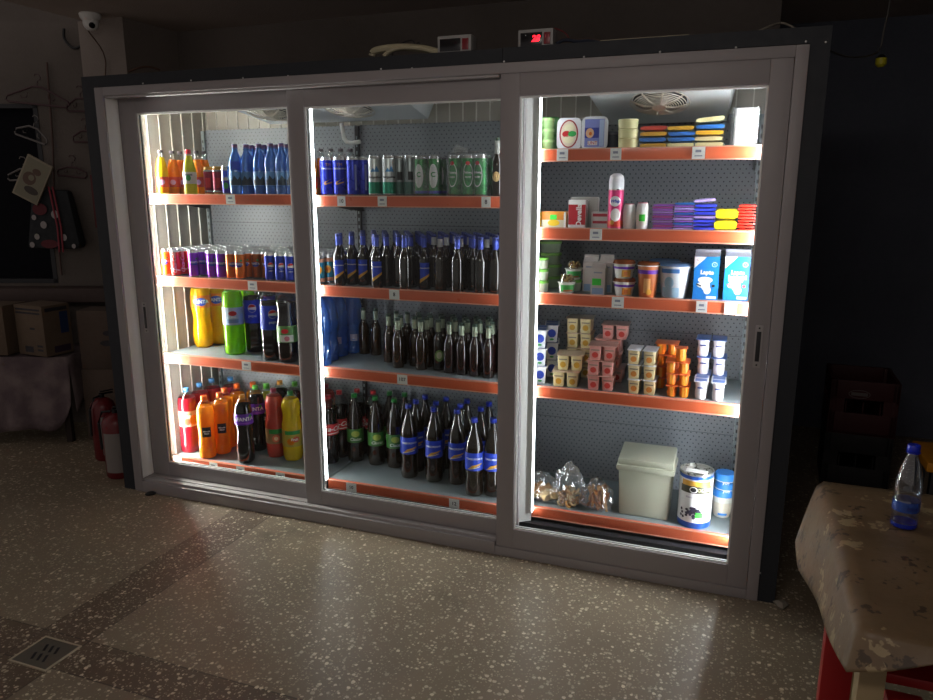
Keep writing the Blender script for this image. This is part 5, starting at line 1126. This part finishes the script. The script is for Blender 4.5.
proto('tin', 'food_tin', ('tin_body', mb), ('label', e), ('paper_note', tp)); put('tin', 694.5, .275, Z, 'large white tin with blue rims and a picture of dark olives', 'tin', rot=0.02)
bl_l = mat('lid_sky_blue', '3a8ae0', .35)
def jlab(e, r, h): band(e, r * .80 + .0012, h * .12, h * .74, mat('tub_beige_print', 'd8d0bc', .4), r2=r * .95 + .0012); e.decal(rect(-.02, .02, h * .14, h * .24, 5), bl_l, wrap(r * .84, .002))
ycup('blue_tub', .048, .135, cup_s, bl_l, jlab, .030, 'yogurt_tub')
ycup('blue_tub_flat', .048, .040, cup_s, bl_l, lambda e, r, h: e.decal(move(text_faces('yog', .02, bold=.02), 0, .006), white, wrap(r, .006)), .030, 'yogurt_tub')
for k, (kd, dz) in enumerate((('blue_tub', 0), ('blue_tub_flat', .1355), ('blue_tub_flat', .176))):
    put(kd, 722.5 + (0, 2, 1)[k], .40, Z, 'tub with sky blue lid, %s of the three stacked behind the olive tin' % ('lowest', 'middle one', 'topmost')[k], 'tub', 'blue lidded tubs', rot=.1, dz=dz)

# ================================================================== ON TOP OF THE COOLER
ctrl = mat('controller_grey', '9a9a98', .45); ledr = mat('red_digits', 'ff2030', .4, emis='ff1828', es=4.0); redsw = mat('red_switch', '7a1420', .3); screen = mat('screen_black', '0c0d12', .2)
for u0, u1, v0, on, lab in ((437.5, 471, 37.5, False, 'temperature controller with unlit display on the cooler top, left one'), (518, 553, 30.5, True, 'temperature controller with glowing red digits on the cooler top, right one')):
    y = .06; x0, x1 = x_at(u0, y, 2.3), x_at(u1, y, 2.3); t = thing('temperature_controller', lab, 'controller', ((x0 + x1) / 2, y, 2.2595)); hw = (x1 - x0) / 2
    mb = MB(); mb.box(-hw, hw, 0, .07, 0, .075, ctrl, .004); mb.box(-hw * 1.1, hw * 1.2, .0, .08, -.001, .006, ctrl, .001); part('housing', mb, t)
    s = MB(); s.box(-hw * .85, hw * .38, -.003, .0, .012, .062, screen, .001)
    if on: s.decal(move(text_faces('28', .034, shear=.2, bold=.03), hw * .02, .037), ledr, flat(-.0036)); s.decal(disc(-hw * .55, .052, .002, 6), white, flat(-.0036))
    part('display', s, t)
    k = MB(); k.box(hw * .48, hw * .86, -.004, 0, .014, .060, redsw, .002)
    if on:
        for q in (-.006, .006): k.decal(move(rect(-.002, .002, -.006, .006), hw * .67 + q, .044), mat('switch_mark', 'c04050', .4), flat(-.0046))
    part('rocker_switch', k, t)
beige = mat('hose_beige', 'b5ad90', .5)
def tube_thing(name, lab, cat, pts, r, m, seg=8, group=None):
    # smooth the path a little
    P = [Vector(p) for p in pts]
    for _ in range(2):
        Q = [P[0]]
        for a, b in zip(P, P[1:]): Q += [a * .75 + b * .25, a * .25 + b * .75]
        P = Q + [P[-1]]
    mb = MB(); mb.tube(P, r, m, seg); return thing(name, lab, cat, group=group, me=mb.mesh(name))
def tp(u, v, y): p = on_y(u, v, y); return (p.x, y, p.z)
tube_thing('insulated_hose', 'beige insulated hose curling over the cooler top left of the unlit controller', 'hose', [tp(372, 56, .16), tp(373, 51, .16), tp(384, 48.5, .15), tp(400, 47, .14), tp(420, 48, .13), tp(438, 52, .12), tp(445, 56, .12)], .016, beige)
tube_thing('insulated_hose', 'second beige hose arching behind the first on the cooler top', 'hose', [tp(384, 56, .12), tp(392, 49, .12), tp(408, 46.5, .11), tp(428, 49.5, .11), tp(440, 55, .11)], .010, beige)
tube_thing('bent_wire', 'thin dark bent wire sticking up behind the beige hoses', 'wire', [(tp(392, 48, .2)[0], .2, 2.252), tp(392, 48, .2), tp(413, 38, .2), tp(415, 47, .2), tp(419, 41, .2), tp(420, 47, .2)], .003, blackm)
tube_thing('cable', 'dark red wire arching from the right controller', 'cable', [tp(550, 36, .10), tp(551, 28, .11), tp(558, 29, .12), tp(566, 33, .12), tp(570, 40, .13)], .003, mat('wire_dark_red', '6a2024', .5))
for i, (yy, vv, m, lab) in enumerate(((.10, 41, mat('wire_navy', '20283a', .5), 'dark blue bundle of wires right of the lit controller'), (.13, 40, mat('wire_brown', '4a382c', .5), 'brown bundle of wires right of the lit controller'))):
    tube_thing('cable', lab, 'cable', [tp(556, vv + 3, yy), tp(565, vv - 2, yy), tp(578, vv + 1, yy), tp(588, vv - 1, yy), tp(600, vv + 2, yy)], .007, m)
P0, P1 = tp(600, 41.5, .12), tp(690, 35.5, .12)
mb = MB(); mb.box(P0[0], P1[0], .10, .16, 2.2605, 2.283, mat('hose_beige_long', 'a39b84', .5), .008); thing('cable_duct', 'long beige cable duct lying on the right part of the cooler top', 'duct', me=mb.mesh('cable_duct'))
tube_thing('cable', 'pale cable rising over the right end of the cooler top', 'cable', [(tp(752, 34, .15)[0], .15, 2.2505), tp(752, 34, .15), tp(770, 26, .2), tp(782, 22, .3), tp(793, 27, .2), tp(800, 32, .1)], .004, mat('cable_pale', '9a9488', .5))
cb = tube_thing('cable', 'thin grey cable sagging from the cooler top corner to a yellow plug', 'cable', [tp(826, 49, .10), tp(842, 56, .3), tp(858, 58, .5), tp(876, 54, .7), tp(881, 48, .7), tp(884, 30, .7), tp(890, 5, .7), (on_y(892, -20, .7).x, .7, 2.772)], .0035, mat('cable_dark_grey', '4a4844', .5))
p = on_y(881, 62, .7); mb = MB(); mb.lathe([(.012, 0, mat('plug_yellow', 'b8b020', .5)), (.022, .01, mat('plug_yellow', 'b8b020', .5)), (.022, .035, mat('plug_yellow', 'b8b020', .5)), (.008, .05, blackm)], 14); thing('cable_plug', 'small yellow plug hanging beside the upper right corner of the cooler', 'plug', (p.x, .7, p.z - .02), me=mb.mesh('cable_plug'))
tube_thing('cable', 'thin cable lying on the cooler top by the pillar', 'cable', [tp(128, 72, .3), tp(140, 67, .35), tp(150, 66.5, .4), tp(160, 70, .45)], .006, mat('cable_brown', '5a4438', .5))
# dome camera on the ceiling at the pillar
p = on_z(91, 14, 2.769); cy = .80; p = on_z(90, 13.5, 2.769)
t = thing('security_camera', 'white dome security camera under the ceiling at the pillar top', 'camera', (p.x, p.y, 2.7685))
mb = MB(); mb.lathe([(.062, 0, whitepl), (.066, -.008, whitepl), (.06, -.03, whitepl), (.045, -.045, whitepl)], 24); part('mount', mb, t)
mb = MB(); r = bmesh.ops.create_uvsphere(mb.bm, u_segments=24, v_segments=14, radius=.048); k = mb.mi(whitepl)
for v in r['verts']:
    v.co.z -= .055
    for f in v.link_faces: f.material_index = k; f.smooth = True
part('dome', mb, t)
dirc = (CAM - Vector((p.x, p.y, 2.71))).normalized(); dirc = (dirc + Vector((.15, 0, -.35))).normalized()
mb = MB(); mb.lathe([(.018, 0, blackm), (.018, .006, blackm), (.012, .008, screen)], 18); o = part('lens', mb, t, 'dark lens'); o.location = dirc * .044 + Vector((0, 0, -.055)); o.rotation_euler = dirc.to_track_quat('Z', 'Y').to_euler()
tube_thing('cable', 'thin grey cable running down from the security camera', 'cable', [(p.x - .01, p.y - .02, 2.665), (p.x - .03, .885, 2.55), (p.x - .06, .885, 2.4), (p.x - .07, .885, 2.2)], .004, mat('cable_brown', '5a4438', .5))
tube_thing('cable', 'dark cable looping left of the pillar top', 'cable', [tuple(wl(-.12, .03, 2.73)), tuple(wl(-.13, .03, 2.66)), tuple(wl(-.07, .03, 2.60)), tuple(wl(-.02, .03, 2.62))], .009, blackm)

# ================================================================== LEFT CORNER
hangm = mat('hanger_brown', '4a3034', .45); hangw = mat('hanger_grey', '6e6a68', .5)
def hanger(label, u, z, w, h, m, tilt=0.0, n=.06, hook=.09):
    mb = MB(); s = w / 2
    pts = [(-s, -h), (-s * .96, -h + .025), (-.03, 0), (.03, 0), (s * .96, -h + .025), (s, -h), (s * .93, -h - .012), (-s * .93, -h - .012)]
    mb.tube([(x, 0, zz) for x, zz in pts], .0065, m, 8, True)
    mb.tube([(0, 0, 0), (0, 0, hook * .35), (.018, 0, hook * .5), (.022, 0, hook * .7), (.012, 0, hook * .85), (-.012, 0, hook * .9), (-.02, 0, hook * .75)], .0035, m, 6)
    for sx in (-1, 1): mb.tube([(sx * s * .55, 0, -h * .62), (sx * s * .5, 0, -h * .80), (sx * s * .34, 0, -h * .72), (sx * s * .32, 0, -h * .4)], .003, m, 6)
    P = wl(u, n, z); o = thing('coat_hanger', label, 'hanger', P, 0, 'coat hangers on the left wall', mb.mesh('coat_hanger')); o.rotation_euler = (0, tilt, WROT); return o
hanger('brown coat hanger, the topmost one on the left wall', -.325, 2.36, .42, .10, hangm, .10)
hanger('grey coat hanger hanging before the dark window, upper one', -.385, 2.10, .22, .07, hangw, .35)
hanger('grey coat hanger peeking out left of the framed print', -.50, 1.83, .24, .06, hangw, -.05, .03)
hanger('grey coat hanger near the pillar, upper one', -.06, 2.29, .2, .07, hangm, 0, .03); hanger('grey coat hanger near the pillar, lower one', -.05, 2.08, .18, .06, hangm, 0, .03)
hanger('dark coat hanger right of the framed print', -.17, 1.84, .2, .05, hangm, .1, .03)
chain = mat('cord_brown', '5a4640', .6)
tube_thing('hanging_cord', 'thin cord with hooks hanging down the left wall through the hangers', 'cord', [tuple(wl(-.262, .025, 2.52)), tuple(wl(-.275, .02, 2.3)), tuple(wl(-.29, .02, 1.95)), tuple(wl(-.33, .02, 1.6)), tuple(wl(-.335, .02, 1.1))], .007, chain)
# framed print hanging askew
mb = MB(); mb.box(-.09, .09, -.008, .008, -.145, .145, mat('print_frame', '8f8672', .5), .003); fr = mat('print_paper', '7e7a66', .6)
t = thing('framed_print', 'small framed print hanging askew over the polka dot bag', 'picture', wl(-.385, .14, 1.755)); t.rotation_euler = (0, .50, WROT)
part('frame', mb, t); mb = MB(); mb.decal(rect(-.078, .078, -.132, .132), fr, flat(-.0088)); br = mat('print_brown', '5a4438', .6)
mb.decal(disc(.01, .06, .03, 14, .022), br, flat(-.0094)); mb.decal(disc(-.02, .0, .045, 14, .045), br, flat(-.0094)); mb.decal(disc(.02, -.07, .05, 14, .025), mat('print_dark', '3c342e', .6), flat(-.0094)); mb.decal(disc(-.01, .01, .02, 12, .02), fr, flat(-.01))
part('print', mb, t)
# polka dot bag
bagm = mat('bag_dark_cloth', '1c2024', .8); dotm = mat('bag_dots', '9a9494', .7); bagr = mat('bag_red', '5a1822', .7)
t = thing('polka_dot_bag', 'dark cloth bag with white dots and red straps hanging on the left wall', 'bag', wl(-.30, .07, 1.29)); t.rotation_euler = (0, 0, WROT)
mb = MB(); vs = mb.box(-.20, .17, -.06, .05, 0, .40, bagm, .04)
for v in mb.bm.verts:
    q = v.co.z / .4; v.co.x *= 1 - .35 * q ** 1.5; v.co.y *= 1 - .3 * q; v.co.x += .012 * math.sin(20 * v.co.z)
for dx, dz, rr in ((-.115, .215, .016), (-.055, .165, .022), (.03, .235, .025), (-.11, .085, .018), (.075, .08, .02), (-.15, .03, .017), (.135, .02, .014)): mb.decal(disc(dx, dz, rr, 14, rr * 1.15), dotm, flat(-.062))
mb.decal(disc(-.03, .035, .06, 16, .03), bagr, flat(-.0612)); mb.decal(disc(-.07, .27, .05, 14, .04), bagr, flat(-.060)); part('bag_body', mb, t)
mb = MB()
for dx in (.035, .06): mb.tube([(dx, -.066, -.02), (dx + .006, -.066, .15), (dx - .01, -.064, .30), (dx - .03, -.05, .42)], .006, mat('strap_red', '8a2a38', .6), 6)
part('strap', mb, t)
mb = MB(); mb.box(-.012, .012, -.012, .012, 0, .36, mat('stick_red', '5a1e22', .6), .004); thing('red_rod', 'dull red strip fixed upright on the left wall beside the cooler', 'strip', wl(-.045, .013, 1.43), WROT, me=mb.mesh('red_rod'))
# ledge, boxes, cloth-covered table
mb = MB(); mb.box(-1.6, .03, -.16, -.001, .925, 1.02, mat('ledge_brown', '4a3c38', .7), .004); wmesh('trim_1', mb, 'structure')
card = grimy('cardboard', '6a5a4a', '5c4d3f', 3, .85); card2 = grimy('cardboard_dull', '5a4c42', '4c4038', 3, .85)
tape = mat('box_dark_print', '2c2a30', .7); bprint = mat('box_blue_print', '24365e', .6)
def cbox(label, u, n, z, w, d, h, m, rot, deco=None):
    t = thing('cardboard_box', label, 'box', wl(u, n, z), WROT + rot); mb = MB(); mb.box(-w / 2, w / 2, -d / 2, d / 2, 0, h, m, .003)
    if deco: deco(mb, w, d, h)
    part('carton', mb, t)
    return t
def cd1(e, w, d, h):
    f = flat(-d / 2 - .001)
    for k in (0, 1): e.decal(rect(-w * .45, w * .42, h * (.90 - k * .07), h * (.935 - k * .07)), tape, f); 
    e.decal(rect(0, w * .18, h * .52, h * .56), tape, f); e.decal(rect(-w * .25, w * .05, h * .06, h * .18), tape, f); e.decal(rect(w * .2, w * .4, h * .1, h * .14), tape, f); e.decal(rect(w * .2, w * .4, h * .18, h * .22), tape, f)
    g = lambda s, t: Vector((w / 2 + .001, s, t))
    e.decal(rect(-d * .40, d * .40, h * .88, h * .95), tape, g); e.decal(rect(d * .1, d * .4, h * .42, h * .85), bprint, g); e.decal(rect(-d * .2, d * .4, h * .05, h * .18), mat('box_plum_print', '342438', .7), g)
cbox('printed cardboard box with a blue patch on its side, on the cloth-covered table', -.30, .37, .615, .27, .20, .335, card, -.42, cd1)
cbox('plain cardboard box at the left picture edge beside the printed one', -.64, .34, .615, .30, .22, .33, card, -.12, None)
cbox('dull cardboard box standing behind the printed one, beside the cooler', .10, .28, .50, .34, .20, .40, card2, 0, lambda e, w, d, h: (e.decal(disc(.02, h * .45, .05, 14, .02), tape, flat(-d / 2 - .001)), e.decal(disc(.03, h * .62, .035, 14, .018), tape, flat(-d / 2 - .001))))
cbox('tall dull cardboard box standing on the floor behind the fire extinguishers', .10, .28, 0, .35, .22, .499, card2, 0, None)
# table with a draped cloth
dk = mat('table_dark_wood', '2c221e', .7); t = thing('side_table', 'low dark table hidden under a pale cloth at the left edge', 'table', wl(-.48, .24, 0), WROT)
mb = MB(); mb.box(-.42, .34, -.22, .22, .575, .60, dk, .003); part('tabletop', mb, t)
for a in ((-.38, -.18), (.30, -.18), (-.38, .18), (.30, .18)): mb = MB(); mb.box(a[0] - .02, a[0] + .02, a[1] - .02, a[1] + .02, 0, .575, dk, .003); part('leg', mb, t)
clothm = grimy('table_cloth_mauve', '7a6c6c', '5e5054', 6, .9, mid=(.4, .6))
mb = MB(); k = mb.mi(clothm); NX, NZ = 40, 16; V = {}
# sheet: back edge of top -> front edge -> down to just above the floor
for i in range(NX + 1):
    u = -.46 + .83 * i / NX
    for j in range(NZ + 1):
        if j < 5: y = .22 - j / 5 * .445; z = .603
        else:
            q = (j - 5) / (NZ - 5); y = -.226 - .03 * q - .012 * math.sin(u * 30 + q * 2) * q; edge = max(0, (i / NX - .8) / .2)
            z = .603 - q * (.545 - .05 * math.sin(u * 5 + 1.2) - .22 * edge ** 2)
        V[i, j] = mb.bm.verts.new((u, y, z))
for i in range(NX):
    for j in range(NZ): f = mb.bm.faces.new((V[i, j], V[i + 1, j], V[i + 1, j + 1], V[i, j + 1])); f.material_index = k
V2 = {}
for j in range(9):
    for i in range(9):
        q = j / 8; V2[i, j] = mb.bm.verts.new((.37 + .02 * q, .22 - i / 8 * .446, .603 - q * (.33 + .05 * math.sin(i))))
for i in range(8):
    for j in range(8): f = mb.bm.faces.new((V2[i, j], V2[i + 1, j], V2[i + 1, j + 1], V2[i, j + 1])); f.material_index = k
o = thing('draped_cloth', 'dull mauve cloth draped over the low table at the left edge', 'cloth', wl(-.48, .24, 0), WROT, me=mb.mesh('draped_cloth')); md = o.modifiers.new('thick', 'SOLIDIFY'); md.thickness = .003
# fire extinguishers
exr = mat('extinguisher_red', '66141a', .4); exl = mat('extinguisher_label', '827c78', .6)
def extinguisher(label, x, y, r, h, rot):
    t = thing('fire_extinguisher', label, 'fire extinguisher', (x, y, 0), rot, 'fire extinguishers left of the cooler')
    mb = MB(); mb.lathe([(r * .9, 0, blackm), (r, .01, exr), (r, h * .80, exr), (r * .85, h * .87, exr), (r * .5, h * .92, exr), (r * .25, h * .94, exr)], 24); part('cylinder', mb, t)
    e = MB(); e.decal(rect(-.055, .05, h * .10, h * .68, 14), exl, wrap(r, .001)); part('label', e, t)
    v = MB(); v.lathe([(r * .22, h * .94, blackm), (r * .22, h, blackm)], 14); v.box(-.01, .07, -.012, .012, h * .98, h, blackm, .003); v.box(-.01, .075, -.01, .01, h * 1.02, h * 1.035, blackm, .003); part('valve', v, t)
    g = MB(); g.tube([(-.02, -.01, h * .97), (-r * .8, -.03, h * .97), (-r - .014, -.02, h * .8), (-r - .016, -.01, h * .4)], .008, blackm, 8); part('hose', g, t)
extinguisher('red fire extinguisher with white label, partly hidden by the cooler side', x_at(118, .14, .2), .14, .078, .42, .35)
extinguisher('red fire extinguisher standing left behind the one beside the cooler', x_at(105, .34, .2), .34, .075, .43, 1.25)

# ================================================================== RIGHT SIDE
crate_r = mat('crate_dark_red', '3e0e12', .6); crate_k = mat('crate_black', '141416', .6); crate_p = mat('crate_grey_print', '6a6462', .6)
def crate(label, x, y, z, w, d, h, m, rot, print_=False):
    t = thing('bottle_crate', label, 'crate', (x, y, z), rot, 'stacked crates by the right wall'); mb = MB(); k = .018
    mb.box(-w / 2, w / 2, -d / 2, d / 2, 0, .015, m)
    for sx in (-1, 1):
        for a, b in ((0, h * .42), (h * .62, h)): mb.box(sx * w / 2 - (k if sx > 0 else 0), sx * w / 2 + (0 if sx > 0 else k), -d / 2, d / 2, a + .0005, b, m, .002)
    for sy in (-1, 1):
        y0 = sy * d / 2 - (k if sy > 0 else 0); mb.box(-w / 2 + k, w / 2 - k, y0, y0 + k, .0, h * .40, m, .002); mb.box(-w / 2 + k, w / 2 - k, y0, y0 + k, h * .66, h, m, .002)
        for q in (-1, 1): mb.box(q * w * .38 - w * .1, q * w * .38 + w * .1, y0 + .001, y0 + k - .001, h * .39, h * .67, m)
    for sx in (-1, 1):
        for sy in (-1, 1): mb.box(sx * (w / 2 - k) - k, sx * (w / 2 - k) + k, sy * (d / 2 - k) - k, sy * (d / 2 - k) + k, 0, h, m, .004)
    for i in range(1, 4): mb.box(-w / 2 + w * i / 4 - .003, -w / 2 + w * i / 4 + .003, -d / 2 + k, d / 2 - k, .01, h * .6, m)
    part('crate_body', mb, t)
    if print_: e = MB(); e.decal([p for p in ellring(-w * .08, h * .76, w * .16, h * .08, .004, 20)] + rect(-w * .2, w * .04, h * .73, h * .79), crate_p, flat(-d / 2 - .0012)); part('front_print', e, t)
cx0, cx1 = x_at(828, 1.45, .5), x_at(903, 1.45, .5); w = cx1 - cx0 - .03
crate('black bottle crate under the dark red one in the dark corner', (cx0 + cx1) / 2, 1.66, 0, w, .42, .325, crate_k, -.05)
crate('dark red bottle crate with a faint pale print, on top of the black one', (cx0 + cx1) / 2, 1.66, .326, w, .42, .315, crate_r, -.03, True)
p = on_y(930, 462, .35)
yb = mat('stool_orange_yellow', 'c8861c', .5); t = thing('yellow_stool', 'orange-yellow stool just seen at the right edge behind the table', 'stool', (p.x + .15, .45, 0))
mb = MB(); mb.box(-.17, .17, -.15, .15, p.z - .03, p.z + .012, yb, .008); part('seat', mb, t)
for a in ((-.13, -.12), (.13, -.12), (-.13, .12), (.13, .12)): mb = MB(); mb.box(a[0] - .018, a[0] + .018, a[1] - .018, a[1] + .018, 0, p.z - .03, blackm, .003); part('leg', mb, t)
# foreground table
woodl = mat('pale_wood', 'a08c68', .6); redw = mat('red_paint', '9c1c1e', .45)
t = thing('wooden_table', 'wooden table under a brown flowered oilcloth, right foreground', 'table', (4.0, -.95, 0))
mb = MB(); mb.box(-.515, .8, -.425, .43, .715, .742, woodl, .003); part('tabletop', mb, t)
for a in ((-.495, -.395), (.75, -.395), (-.38, .38), (.75, .38)): mb = MB(); mb.box(a[0] - .027, a[0] + .027, a[1] - .027, a[1] + .027, 0, .7145, woodl, .003); part('leg', mb, t)
def oilcloth():
    m = grimy('brown_oilcloth', '7a644a', '66533b', 5, .5, bump=.002, mid=(.3, .7)); nt, b = nodes_of(m); tc = nt.nodes.new('ShaderNodeTexCoord')
    prev = b.inputs['Base Color'].links[0].from_socket
    v = nt.nodes.new('ShaderNodeTexVoronoi'); v.inputs['Scale'].default_value = 13; v.inputs['Randomness'].default_value = .7; nt.links.new(tc.outputs['Object'], v.inputs['Vector'])
    n = nt.nodes.new('ShaderNodeTexNoise'); n.inputs['Scale'].default_value = 55; n.inputs['Detail'].default_value = 2; nt.links.new(tc.outputs['Object'], n.inputs['Vector'])
    d = math_n(nt, 'ADD', v.outputs['Distance'], math_n(nt, 'MULTIPLY', n.outputs['Fac'], 1.3))
    fl = nt.nodes.new('ShaderNodeMapRange'); nt.links.new(d, fl.inputs[0]); fl.inputs[1].default_value = 1.0; fl.inputs[2].default_value = .92
    sc = nt.nodes.new('ShaderNodeSeparateColor'); nt.links.new(v.outputs['Color'], sc.inputs[0])
    fc = mixc(nt, math_n(nt, 'GREATER_THAN', sc.outputs[0], .62), srgb('33271e'), srgb('a5936f'))
    nt.links.new(mixc(nt, math_n(nt, 'MULTIPLY', fl.outputs[0], .75), prev, fc), b.inputs['Base Color']); return m
oc = oilcloth(); mb = MB(); k = mb.mi(oc)
def grid(fn, nu, nv):
    V = [[mb.bm.verts.new(fn(i / nu, j / nv)) for j in range(nv + 1)] for i in range(nu + 1)]
    for i in range(nu):
        for j in range(nv): f = mb.bm.faces.new((V[i][j], V[i + 1][j], V[i + 1][j + 1], V[i][j + 1])); f.material_index = k; f.smooth = True
XA, XB, YA, YN, ZT = 3.475, 4.82, -.50, -1.385, .752
def wob(a, b): return .0015 * math.sin(13 * a + 3 * b) * math.sin(9 * b)
TH = .010
grid(lambda a, b: Vector((XA + (XB - XA) * a, YN + (YA - YN) * b, ZT - .004 + wob(a * 3, b * 2) * (1 if 0 < a < 1 and 0 < b < 1 else 0))), 40, 30)
def side(a, b):     # left skirt; a along the edge from near corner to far corner, b down
    y = YN + (YA - YN) * a; bot = .655 + (.50 - .655) * min(1, a / .85) + (.03 * max(0, (a - .85) / .15)); bx = XA - (.03 + .035 * a) - .006 * math.sin(a * 9); q = b ** .8
    rnd_ = min(1, b / .12); z = ZT - .004 - b * (ZT - .004 - bot) * (.35 + .65 * min(1, b / .1)); x = XA - (.012 * math.sin(rnd_ * PI / 2)) + (bx + .012 - XA) * q
    return Vector((x, y - .03 * b * (1 - a) - .015 * b * a, z))
grid(side, 30, 12)
def front(a, b):    # near skirt, bias cut: longest at the corner
    x = XA + (XB - XA) * a; bot = .655 + (.735 - .655) * min(1, a / .12) - .05 * max(0, a - .12) ; s0 = side(0, b)
    z = ZT - .004 - b * (ZT - .004 - bot); fx = (s0.x - XA) * (1 - min(1, a / .10))
    return Vector((x + fx, YN - .012 * math.sin(min(1, b / .12) * PI / 2) * min(1, a / .05) - .03 * b - .004 * math.sin(a * 40) * b, z if a > 0 else s0.z))
grid(front, 40, 12)
def far(a, b): x = XA + (XB - XA) * a; return Vector((x - (.03 * b if a < .05 else 0), YA + .02 * b, ZT - .004 - b * .14))
grid(far, 40, 5)
bmesh.ops.remove_doubles(mb.bm, verts=mb.bm.verts, dist=.0015)
o = thing('tablecloth', 'brown flowered oilcloth draped over the table at lower right', 'tablecloth', me=mb.mesh('tablecloth', 120)); md = o.modifiers.new('thick', 'SOLIDIFY'); md.thickness = .0025; md.offset = 0
# small water bottle on the table
bt = MB(); r, h = .034, .245
wl_ = clear('water_clear', 'e4ecf4', .30, .06); wbs = clear('water_blue_base', '6a84e0', .35, .08, 'b8c8ff', '2038c0', .45)
bt.lathe([(r * .75, 0, wbs), (r * .95, .004, wbs), (r, .016, wbs), (r * .97, .022, wl_), (r, .03, wl_), (r, .085, wl_), (r * .95, .09, wl_), (r, .095, wl_), (r, .13, wl_), (r * .95, .15, wl_), (r * .75, .18, wl_), (r * .5, .205, wl_), (r * .38, .218, wl_), (r * .38, .23, wl_)], 28)
lb = MB(); band(lb, r + .0008, .052, .082, clear('label_clear_blue', '8ab0e8', .2, .1, 'ffffff', '3a62c8', .45)); lb.decal(move(text_faces('aqua', .016, bold=.02), 0, .067), mat('ink_navy', '1c2c80', .5), wrap(r, .0022))
wt = MB(); wt.lathe([(r * .72, .002, clear('water_body', 'dce8f4', .1, .02)), (r * .93, .01, clear('water_body', 'dce8f4', .1, .02)), (r * .95, .11, clear('water_body', 'dce8f4', .1, .02))], 24)
proto('bottle_table', 'water_bottle', ('bottle_body', bt), ('label', lb), ('cap', cap_mb(.0165, .226, h, mat('cap_vivid_blue', '1a2cb8', .35))))
p = on_z(904.5, 529, ZT); place('bottle_table', p.x, p.y + .02, ZT + .0005, 'small clear water bottle with vivid blue cap standing on the flowered tablecloth', 'bottle', rot=.3)
# red stool under the table
t = thing('red_stool', 'red painted wooden stool pushed under the flowered table', 'stool', (3.642, -1.10, 0))
mb = MB(); mb.box(-.135, .22, -.17, .17, .555, .58, redw, .003); part('seat', mb, t)
for a in ((-.15, .09), (-.055, -.215), (.19, .12), (.20, -.16)): mb = MB(); mb.box(a[0] - .038, a[0] + .038, a[1] - .022, a[1] + .022, 0, .5545, redw, .003); part('leg', mb, t)
# rubble by the right foot of the cooler
mb = MB(); mb.lathe([(.02, 0, mat('rag_grey', '8a8478', .8)), (.028, .012, mat('rag_grey', '8a8478', .8)), (.012, .025, mat('rag_grey', '8a8478', .8))], 9, mod=lambda a, z: 1 + .3 * math.sin(3 * a)); thing('crumpled_paper', 'small crumpled scrap on the floor at the right foot of the cooler', 'scrap', (3.43, -.02, .0005), me=mb.mesh('crumpled_paper'))
mb = MB(); mb.lathe([(.02, 0, blackm), (.026, .008, blackm), (.012, .018, blackm)], 9, mod=lambda a, z: 1 + .25 * math.sin(2 * a)); P = on_z(152, 494, 0); thing('debris', 'small dark lump on the floor at the left foot of the cooler', 'debris', (P.x, P.y - .01, .0005), me=mb.mesh('debris'))

# ================================================================== LIGHT
wd = bpy.data.worlds.new('world'); bpy.context.scene.world = wd; wd.use_nodes = True
bg = wd.node_tree.nodes['Background']; bg.inputs[0].default_value = (.95, .84, .80, 1); bg.inputs[1].default_value = .25
def area(name, loc, target, sx, sy, power, col):
    l = bpy.data.lights.new(name, 'AREA'); l.shape = 'RECTANGLE'; l.size = sx; l.size_y = sy; l.energy = power; l.color = col
    o = bpy.data.objects.new(name, l); COL.objects.link(o); o.location = loc; o.rotation_euler = (Vector(target) - Vector(loc)).to_track_quat('-Z', 'Y').to_euler(); return o
area('overhead_fill', (2.6, -2.9, 2.72), (2.2, -.6, .3), 1.6, .5, 17, (1.0, .90, .84))  # fill light added overhead out of view, not a fitting of the room
sc = bpy.context.scene
sc.view_settings.view_transform = 'Standard'; sc.view_settings.look = 'None'; sc.view_settings.exposure = 0.0; sc.view_settings.gamma = 1.0; sc.view_settings.use_curve_mapping = False
sc.cycles.use_denoising = True; sc.cycles.max_bounces = 8; sc.cycles.transparent_max_bounces = 24; sc.cycles.caustics_reflective = False; sc.cycles.caustics_refractive = False; sc.cycles.sample_clamp_indirect = 6
